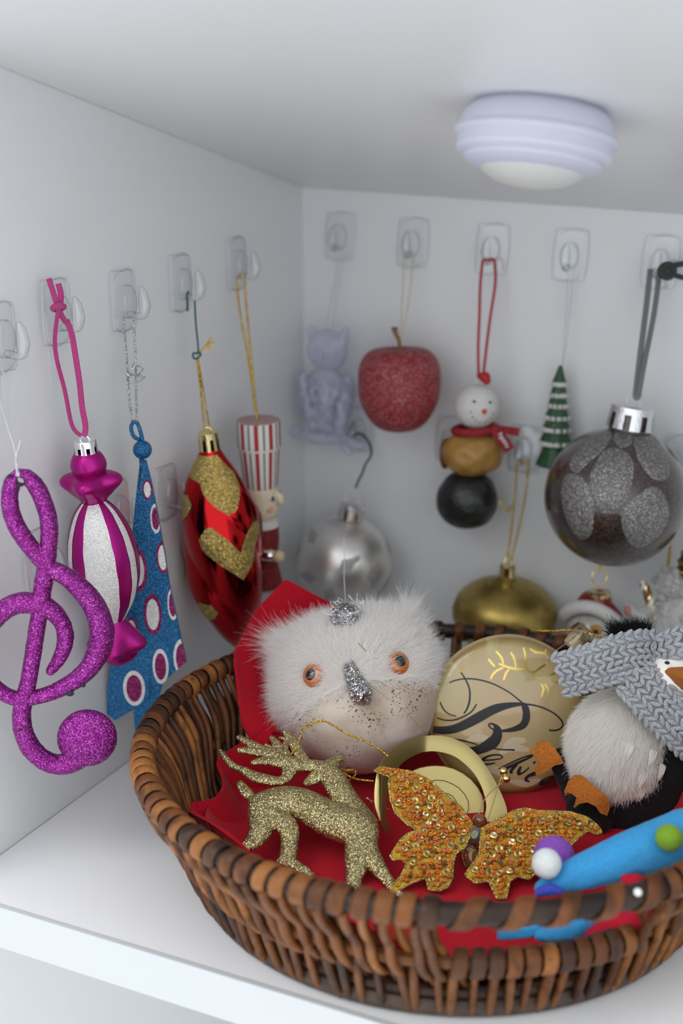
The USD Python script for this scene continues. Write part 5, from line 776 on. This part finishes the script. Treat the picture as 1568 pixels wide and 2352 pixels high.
for wpts in WING:
    pg = smooth_poly(wpts).buffer(0); wing = part('wing', bent(pg, .0016, wz, .003), M_base, bf2, smooth=35); x0, y0, x1, y1 = pg.bounds; ins = pg.buffer(-.0013)
    ring_ = np.array(pg.exterior.segmentize(.0012).coords); part('gold_edging', tube(np.c_[ring_, wz(ring_[:, 0], ring_[:, 1])-.0004], .00065, len(ring_)*2, 6), M_goldg, wing, smooth=True)
    sq = []
    for k in range(5000):
        p = A_(rg.uniform(x0, x1), rg.uniform(y0, y1)); r = rg.uniform(.0013, .0021)
        if ins.buffer(-.0006).contains(sg.Point(p)) and all(np.hypot(*(p-s[0])) > (r+s[1])*1.05 for s in sq): sq.append((p, r))
        if len(sq) >= 36: break
    for p, r in sq:
        tilt = norm(A_(rg.normal()*.28, rg.normal()*.28, 1)); m = lathe([(r*.16, .0001), (r*.18, -.00005), (r*.75, .0003), (r, .0001), (r, -.0001), (r*.16, -.0001)], 16); part('sequin', move(m, frame_of(tilt), (p[0], p[1], wz(p[0], p[1])+.0010)), M_seq if rg.random() < .85 else M_seq2, wing, smooth=25)
    groups = [[] for _ in M_bead]; step = .00186
    for a in np.arange(x0, x1, step):
        for b in np.arange(y0, y1, step):
            p = A_(a, b)+rg.uniform(-.0004, .0004, 2)
            if rg.random() < .12 or not ins.contains(sg.Point(p)) or any(np.hypot(*(p-s[0])) < s[1]*.85 for s in sq): continue
            t_ = norm(A_(rg.normal()*.6, rg.normal()*.6, 1)); groups[rg.choice(4, p=[.42, .25, .22, .11])].append(move(MB_TORUS, frame_of(t_)*rg.uniform(.85, 1.15), (p[0], p[1], wz(*p)+.0007+rg.uniform(0, .0008))))
    for g_, m_ in zip(groups, M_bead):
        if g_: part('seed_beads', cat(g_), m_, wing, smooth=True, kind='stuff')
hb = A_(*(.21,-.2446,.0219)); part('head_bead', ball(hb, .0034, sub=4), plain('tiger_bead', (.16, .045, .012), .08, 300, (.30, .09, .02), coat_weight=1), bf2, world=True, smooth=True)
M_gem = plain('crystal_gem', (.42, .36, .30), .04, metallic=.55, coat_weight=1, thin_film_thickness=380); M_gem2 = plain('amber_gem', (.50, .28, .14), .04, metallic=.55, coat_weight=1, thin_film_thickness=450)
for p, a, b, rot, m_ in (((.21,-.2515,.0176), .0040, .0052, -.5, M_gem), ((.2115,-.2614,.0122), .0034, .0058, .15, M_gem2)):
    g_ = lathe([(1e-4, .0026), (.42, .0026), (.80, .0016), (1.0, 0), (.9, -.001), (1e-4, -.001)], 9); v = np.array(g_.vertices); v[:, 0] *= a; v[:, 1] *= b; g_.vertices = v; R_ = uvframe(RT*math.cos(rot)+DV*math.sin(rot), DV*math.cos(rot)-RT*math.sin(rot)+UPV*.5); g_.apply_transform(M4(p, R_)); gem = part('body_gem', g_, m_, bf2, world=True, smooth=False)
    part('gem_setting', [move(tube([(a*1.05*math.cos(s), b*1.05*math.sin(s), -.0004) for s in np.linspace(0, 2*PI, 21)[:-1]], .0005, 40, 6, closed=True), R_, p)], M_goldg, gem, world=True)
for pth in [[(.2093,-.2461,.0219),(.209,-.2418,.0252),(.2098,-.2357,.0293),(.2126,-.2293,.032),(.2155,-.224,.0336)],[(.2132,-.2444,.0215),(.2135,-.2393,.025),(.2136,-.2323,.0302),(.2141,-.2238,.0365)]]: cord(bf2, 'antenna', pth, .00028, M_gold, 24, 5)
for p in [(.2144,-.2232,.0383),(.2162,-.2243,.0353)]: part('antenna_bead', ball(p, .0020, sub=3), M_gold, bf2, world=True, smooth=True)
cord(bf2, 'gold_thread_end', [(.2367,-.2687,.0141),(.2386,-.2682,.0131),(.2402,-.2677,.0122)], .0005, M_seq2, 8, 5)

# ---- plush penguin
pO = A_(*(.2669,-.1858,.0381)); pen = thing('plush_penguin', 'plush black and white penguin in grey knitted scarf at the right of the basket', 'toy penguin', pO, np.stack([RT, UPV, -FW], 1))
def loc(x, y, d): return A_(x, y, d)
M_blk = felt('black_felt', (.010, .010, .011), (.016, .016, .017)); M_org = felt('orange_felt', (.46, .155, .025), (.36, .11, .018)); M_wht = hair('penguin_white_fur', (.95, .93, .89)); M_wbase = plain('penguin_fur_base', (.90, .87, .81), .95)
bod = union([mf.Manifold.sphere(1, 40).scale([.0350, .0330, .0240]).translate([.0005, -.0060, -.004]), chain([(.012, .006, -.002, .026), (.026, .018, .0, .020), (.033, .008, -.004, .022)], 32), chain([(-.030, -.008, .004, .0065), (-.0345, .001, .004, .0055)], 20), chain([(-.018, -.026, .010, .0075), (-.026, -.020, .010, .007)], 20)])
t = soften(bod, .003, 8); v = np.array(t.vertices); v += t.vertex_normals*((fbm(v*260, 3, 8)-.5)*.0012)[:, None]; t.vertices = v
body_ = part('body', t, M_blk, pen, smooth=True)
bellyc = A_(-.0062, .0105, .0075); BR = A_(.0235, .0250, .0185); Rb = np.array([[math.cos(-.35), -math.sin(-.35), 0], [math.sin(-.35), math.cos(-.35), 0], [0, 0, 1]])
belly = part('belly', ball(bellyc, BR, Rb, 4), M_wbase, pen, smooth=True)
rg = np.random.default_rng(31); d = rg.normal(size=(100000, 3)); d /= np.linalg.norm(d, axis=1, keepdims=True); d = d[d[:, 2] > -.05][:46000]; N = len(d)
flow = norm(A_(-.35, -.9, .1)); nrm = d/BR; nrm /= np.linalg.norm(nrm, axis=1, keepdims=True); rootp = bellyc+(d*BR)@Rb.T; nrm = nrm@Rb.T
cl = fbm(d*7, 2, 12)-.5
out_ = nrm.copy(); out_[:, 2] = 0
dr = .40*nrm+.75*flow+.35*out_+rg.normal(size=(N, 3))*.10+cl[:, None]*1.2*np.cross(nrm, flow); dr /= np.linalg.norm(dr, axis=1, keepdims=True); L = rg.uniform(.0045, .0075, N)*(1+.3*np.clip(-d[:, 1], 0, 1)); s = np.linspace(0, 1, 4)
P = rootp[:, None]+L[:, None, None]*(s[None, :, None]*dr[:, None]+(s**2)[None, :, None]*(rg.normal(size=(N, 3))*.12-.25*nrm)[:, None])
curves('belly_fur', pO+P.reshape(-1, 3)@np.stack([RT, UPV, -FW]), np.full(N, 4), np.tile(np.array([.00014, .00013, .0001, .00004]), N), M_wht, pen)
tufts = []
for x, y in ((-.017, .002), (-.008, .009), (.003, .006), (.009, .014), (-.012, -.006), (-.001, -.004), (.008, -.001), (.0, -.011)):
    q_ = (A_(x, y)-bellyc[:2]-A_(-.0065, .0), ); d0 = ((A_(x-bellyc[0]-.002, y-bellyc[1]))); zz = bellyc[2]+BR[2]*math.sqrt(max(.05, 1-(d0[0]/.0255)**2-(d0[1]/.028)**2))+.0034; nz = norm(A_(d0[0]/.0275**2, d0[1]/.034**2, (zz-bellyc[2])/.0185**2))
    tufts.append(((x, y, zz-.0012), nz))
P = []; W_ = []; cnt = []
for c, nz in tufts:
    side = norm(np.cross(nz, flow))
    for k in range(44):
        o_ = rg.uniform(-.0021, .0021); ln = rg.uniform(.6, 1)*(1-abs(o_)*120); b0 = A_(*c)-flow*.0045+side*o_*.9+nz*rg.uniform(0, .0006)
        for s_ in np.linspace(0, 1, 5): P.append(pO+np.stack([RT, UPV, -FW]).T@(b0+flow*.0092*s_*ln+side*(-o_*.35*s_*s_)+nz*(.0007*math.sin(s_*2.6)))); W_.append(.00024*(1-.75*s_**3))
        cnt.append(5)
curves('feather_tufts', P, cnt, W_, M_wht, pen)
for L, d0 in zip([[(-.0343,.0011,.012),(-.039,.0003,.012),(-.0435,-.0036,.012),(-.0471,-.0053,.012),(-.0476,-.0025,.012),(-.0463,.0008,.012),(-.0479,.0042,.012),(-.0507,.0061,.012),(-.0496,.0072,.012),(-.0463,.0078,.012),(-.0471,.01,.012),(-.044,.0114,.012),(-.0418,.0112,.012),(-.039,.0086,.012),(-.0368,.0053,.012)],[(-.0363,-.0114,.0265),(-.0365,-.0095,.0265),(-.0344,-.0052,.0265),(-.0314,-.0022,.0265),(-.0281,-.0022,.0265),(-.0232,-.0063,.0265),(-.0173,-.0112,.0265),(-.0156,-.0161,.0265),(-.017,-.0204,.0265),(-.0205,-.0188,.0265),(-.0227,-.0155,.0265),(-.0265,-.0139,.0265),(-.0298,-.015,.0265),(-.0319,-.0171,.0265),(-.0308,-.0123,.0265),(-.0336,-.0101,.0265)]],  (0, 1)):
    L = np.array(L); c = L.mean(0); pgf = sg.Polygon(L[:, :2]).buffer(0); pgf = pgf.buffer(.0008).buffer(-.0008); m = bent(pgf, .0020, lambda u, v: c[2]+.0016*np.sin((u-c[0])*260)+.0008*np.cos((v-c[1])*300), .0022); part('foot', m, M_org, pen, smooth=50)
hd = A_(*(.2849,-.1788,.0816))
part('head', ball(hd, .0200, sub=4), M_blk, pen, world=True, smooth=True)
part('face', ball(hd+RT*(-.0048)+UPV*.0032-FW*.0095, (.0125, .0108, .0155), np.stack([RT, UPV, -FW], 1), 4), M_wbase, pen, world=True, smooth=True)
part('eye', ball((.2834,-.2025,.0977), (.0012, .0008, .0008), sub=2), M_inky, pen, world=True)
bkp = [(.2798,-.1966,.091),(.2861,-.2018,.0945),(.2946,-.2019,.0964),(.2971,-.2034,.0913),(.2934,-.2011,.0855),(.2873,-.2,.0872)]
part('beak', soften(mf.Manifold.batch_hull([sph(p, .0012, 10) for p in bkp]+[sph((.2931,-.2117,.0965), .0018, 10)]), .0015, 3), M_org, pen, world=True, smooth=True)
tuft = []; cnt = []; 
for k in range(1500):
    b = A_(*(.261,-.1654,.095))+RT*rg.uniform(-.010, .009)+UPV*rg.uniform(-.003, .003)-FW*rg.uniform(-.004, .003); dd = norm(UPV*.8-RT*.35+rg.normal(size=3)*.45)*rg.uniform(.003, .0075); tuft += [b, b+dd*.5, b+dd+rg.normal(size=3)*.0006]; cnt.append(3)
curves('crest', tuft, cnt, np.tile([.00028, .00022, .00008], 1500), M_blk, pen); part('crest_base', ball((.2613,-.1645,.0938), (.0105, .0052, .006), np.stack([RT, UPV, -FW], 1), 3), M_blk, pen, world=True)
# knitted scarf: every stitch is two slanted strands of yarn
M_yarn = plain('grey_yarn', (.26, .27, .295), .9, 1500, (.44, .45, .475), bump=.5, bscale=2600, sheen_weight=.3)
YS = trimesh.creation.icosphere(2)
def knit(t, name, ctrl, width, up, cols=4, pitch=.0034, yarn=.00105, bulge=.0022, flat=0):
    """ctrl: centre line; rows run across it, every column is a chain of V stitches along it"""
    Q = spline(np.array(ctrl), 200); s = np.r_[0, np.cumsum(np.linalg.norm(np.diff(Q, axis=0), axis=1))]; n_ = int(s[-1]/pitch); S = np.linspace(.001, s[-1]-.001, n_); C_ = np.stack([np.interp(S, s, Q[:, i]) for i in range(3)], 1); tt, uu, bb_ = frames(C_, up); ms = []
    cw = width/cols
    for i in range(n_):
        for j in range(cols):
            x = (j-(cols-1)/2)*cw; h = bulge*(1-(2*x/width)**2); c = C_[i]+bb_[i]*x+uu[i]*h; un = norm(uu[i]+bb_[i]*(2*x/width)*.5); bn = norm(bb_[i]-un*(bb_[i]@un))
            for sd in (-1, 1):
                ax = norm(tt[i]*.80+sd*bn*.48+rg.normal(size=3)*.16); F_ = np.stack([ax, norm(np.cross(un, ax)), un], 1); F_[:, 2] = np.cross(F_[:, 0], F_[:, 1]); m = YS.copy(); m.vertices = (m.vertices*A_(pitch*.80, yarn*1.05, yarn))@F_.T+c+bn*sd*cw*.24+un*(.0003*sd*0+rg.uniform(-.0004, .0004)); ms.append(m)
    base = sweep(C_, circ(bulge*.55, width*.47, 12), uu); b0 = part(name, base, M_yarn, t, world=True, smooth=True); part('stitches', cat(ms), M_yarn, b0, world=True, smooth=True, kind='stuff')
knit(pen, 'scarf_end', [(.2365,-.2128,.0871),(.2454,-.2111,.0907),(.2564,-.2071,.0951),(.2669,-.2004,.0983),(.2758,-.1879,.0959)], .0230, BACK, 4)
knit(pen, 'scarf_wrap', [(.2689,-.2023,.0881),(.2768,-.2059,.0829),(.2852,-.2065,.0754),(.2943,-.2049,.0667),(.301,-.2005,.0596)], .0230, BACK, 4)
knit(pen, 'scarf_neck', [(.2699,-.1823,.1013),(.2747,-.1879,.0979),(.2771,-.1928,.0925),(.2773,-.1988,.0871),(.2835,-.1992,.084),(.2912,-.1992,.0794),(.2976,-.1976,.0751)], .0100, BACK+UPV*.2, 2)
knit(pen, 'knit_hat', [(.2758,-.1879,.0959),(.2812,-.1929,.1016),(.2869,-.1929,.1046),(.2941,-.1893,.1058)], .0150, BACK+UPV*.4, 3)

# ---- blue felt toy
tO = A_(*(.2793,-.2941,.0442)); toy = thing('blue_felt_toy', 'bright blue felt toy with colourful pompoms behind the right front rim', 'toy', tO, np.stack([RT, UPV, -FW], 1))
M_bl = felt('blue_felt', (.055, .33, .66), (.045, .28, .58)); M_gr = felt('green_felt', (.21, .36, .035), (.17, .30, .03)); M_pu = felt('purple_felt', (.27, .09, .47), (.22, .07, .40)); M_wf = felt('white_felt', (.74, .76, .76), (.66, .69, .69)); M_vi = felt('violet_blue_felt', (.07, .09, .52), (.05, .07, .44)); M_nv = felt('navy_felt', (.008, .012, .028), (.012, .016, .035)); M_rf = felt('crimson_felt', (.48, .015, .035), (.40, .010, .028))
def wch(pts): return [(*A_(*p[:3]), p[3]) for p in pts]
b_ = soften(chain(wch([(.255,-.3038,.0332,.0028),(.2621,-.3015,.038,.0052),(.2716,-.2981,.0425,.0073),(.2824,-.2931,.0471,.0087),(.2927,-.2852,.0504,.0094),(.303,-.2755,.0522,.0102),(.3104,-.2673,.053,.0103)]), 24), .003, 6); v = np.array(b_.vertices); v += b_.vertex_normals*((fbm(v*70, 3, 6)-.5)*.003)[:, None]; b_.vertices = v
part('body', b_, M_bl, toy, world=True, smooth=True)
part('under_fold', soften(chain(wch([(.2855,-.2885,.0383,.0039),(.2961,-.2808,.0406,.0042),(.3066,-.2711,.0418,.0046)]), 20), .003, 6), M_bl, toy, world=True, smooth=True)
def pom(p, r, m, name='pompom', lab=None):
    q_ = ball((0, 0, 0), r, sub=4); v = np.array(q_.vertices); q_.vertices = v*(1+.05*(fbm(v*500, 3, 1)-.5))[:, None]+A_(*p); part(name, q_, m, toy, world=True, smooth=True, label=lab)
pom((.2555,-.2883,.0389), .0085, M_pu, lab='purple pompom'); pom((.2567,-.3061,.0461), .0059, M_wf, lab='white pompom'); pom((.3009,-.2921,.0608), .0053, M_gr, lab='green pompom')
part('blue_violet_tip', soften(chain(wch([(.2548,-.3082,.0341,.0019),(.259,-.3088,.0372,.0022),(.2627,-.3074,.0362,.0014)]), 18), .002, 3), M_vi, toy, world=True, smooth=True)
for Q in [[(.2765,-.2762,.0439,.0022),(.2805,-.274,.0453,.0029),(.2845,-.2718,.0467,.0022)],[(.2867,-.3001,.0433,.0021),(.2908,-.3003,.0441,.0027),(.2936,-.2972,.0427,.0021)],[(.2706,-.3186,.0202,.003),(.2804,-.3189,.0271,.005),(.2893,-.3155,.0332,.006),(.2947,-.3099,.036,.0047)]]: part('red_piece', soften(chain(wch(Q), 20), .0025, 4), M_rf, toy, world=True, smooth=True)
for Q in [[(.2593,-.3224,.0246,.0024),(.2648,-.3205,.0265,.0044),(.2715,-.3175,.0304,.0057),(.277,-.3122,.0325,.0051)]]: part('paw', soften(chain(wch(Q), 20), .0025, 4), M_bl, toy, world=True, smooth=True)
part('navy_piece', soften(chain(wch([(.2758,-.3127,.0247,.0031),(.281,-.3103,.0286,.0041),(.2857,-.3051,.0315,.0034)]), 20), .0025, 4), M_nv, toy, world=True, smooth=True)
for k, Q in enumerate([[(.2593,-.3196,.0267),(.2531,-.322,.0249),(.2467,-.3242,.0244),(.2431,-.3255,.0238)],[(.2594,-.3197,.026),(.2532,-.3222,.0242),(.2468,-.3244,.0236),(.2432,-.3257,.023)],[(.2595,-.3199,.0253),(.2532,-.3223,.0236),(.2469,-.3246,.0228),(.2433,-.3259,.0222)],[(.2595,-.32,.0247),(.2533,-.3225,.0229),(.247,-.3247,.0219),(.2433,-.3261,.0213)]]): part('fringe', tube(Q, .0013, 12, 6), M_bl, toy, world=True, smooth=True)
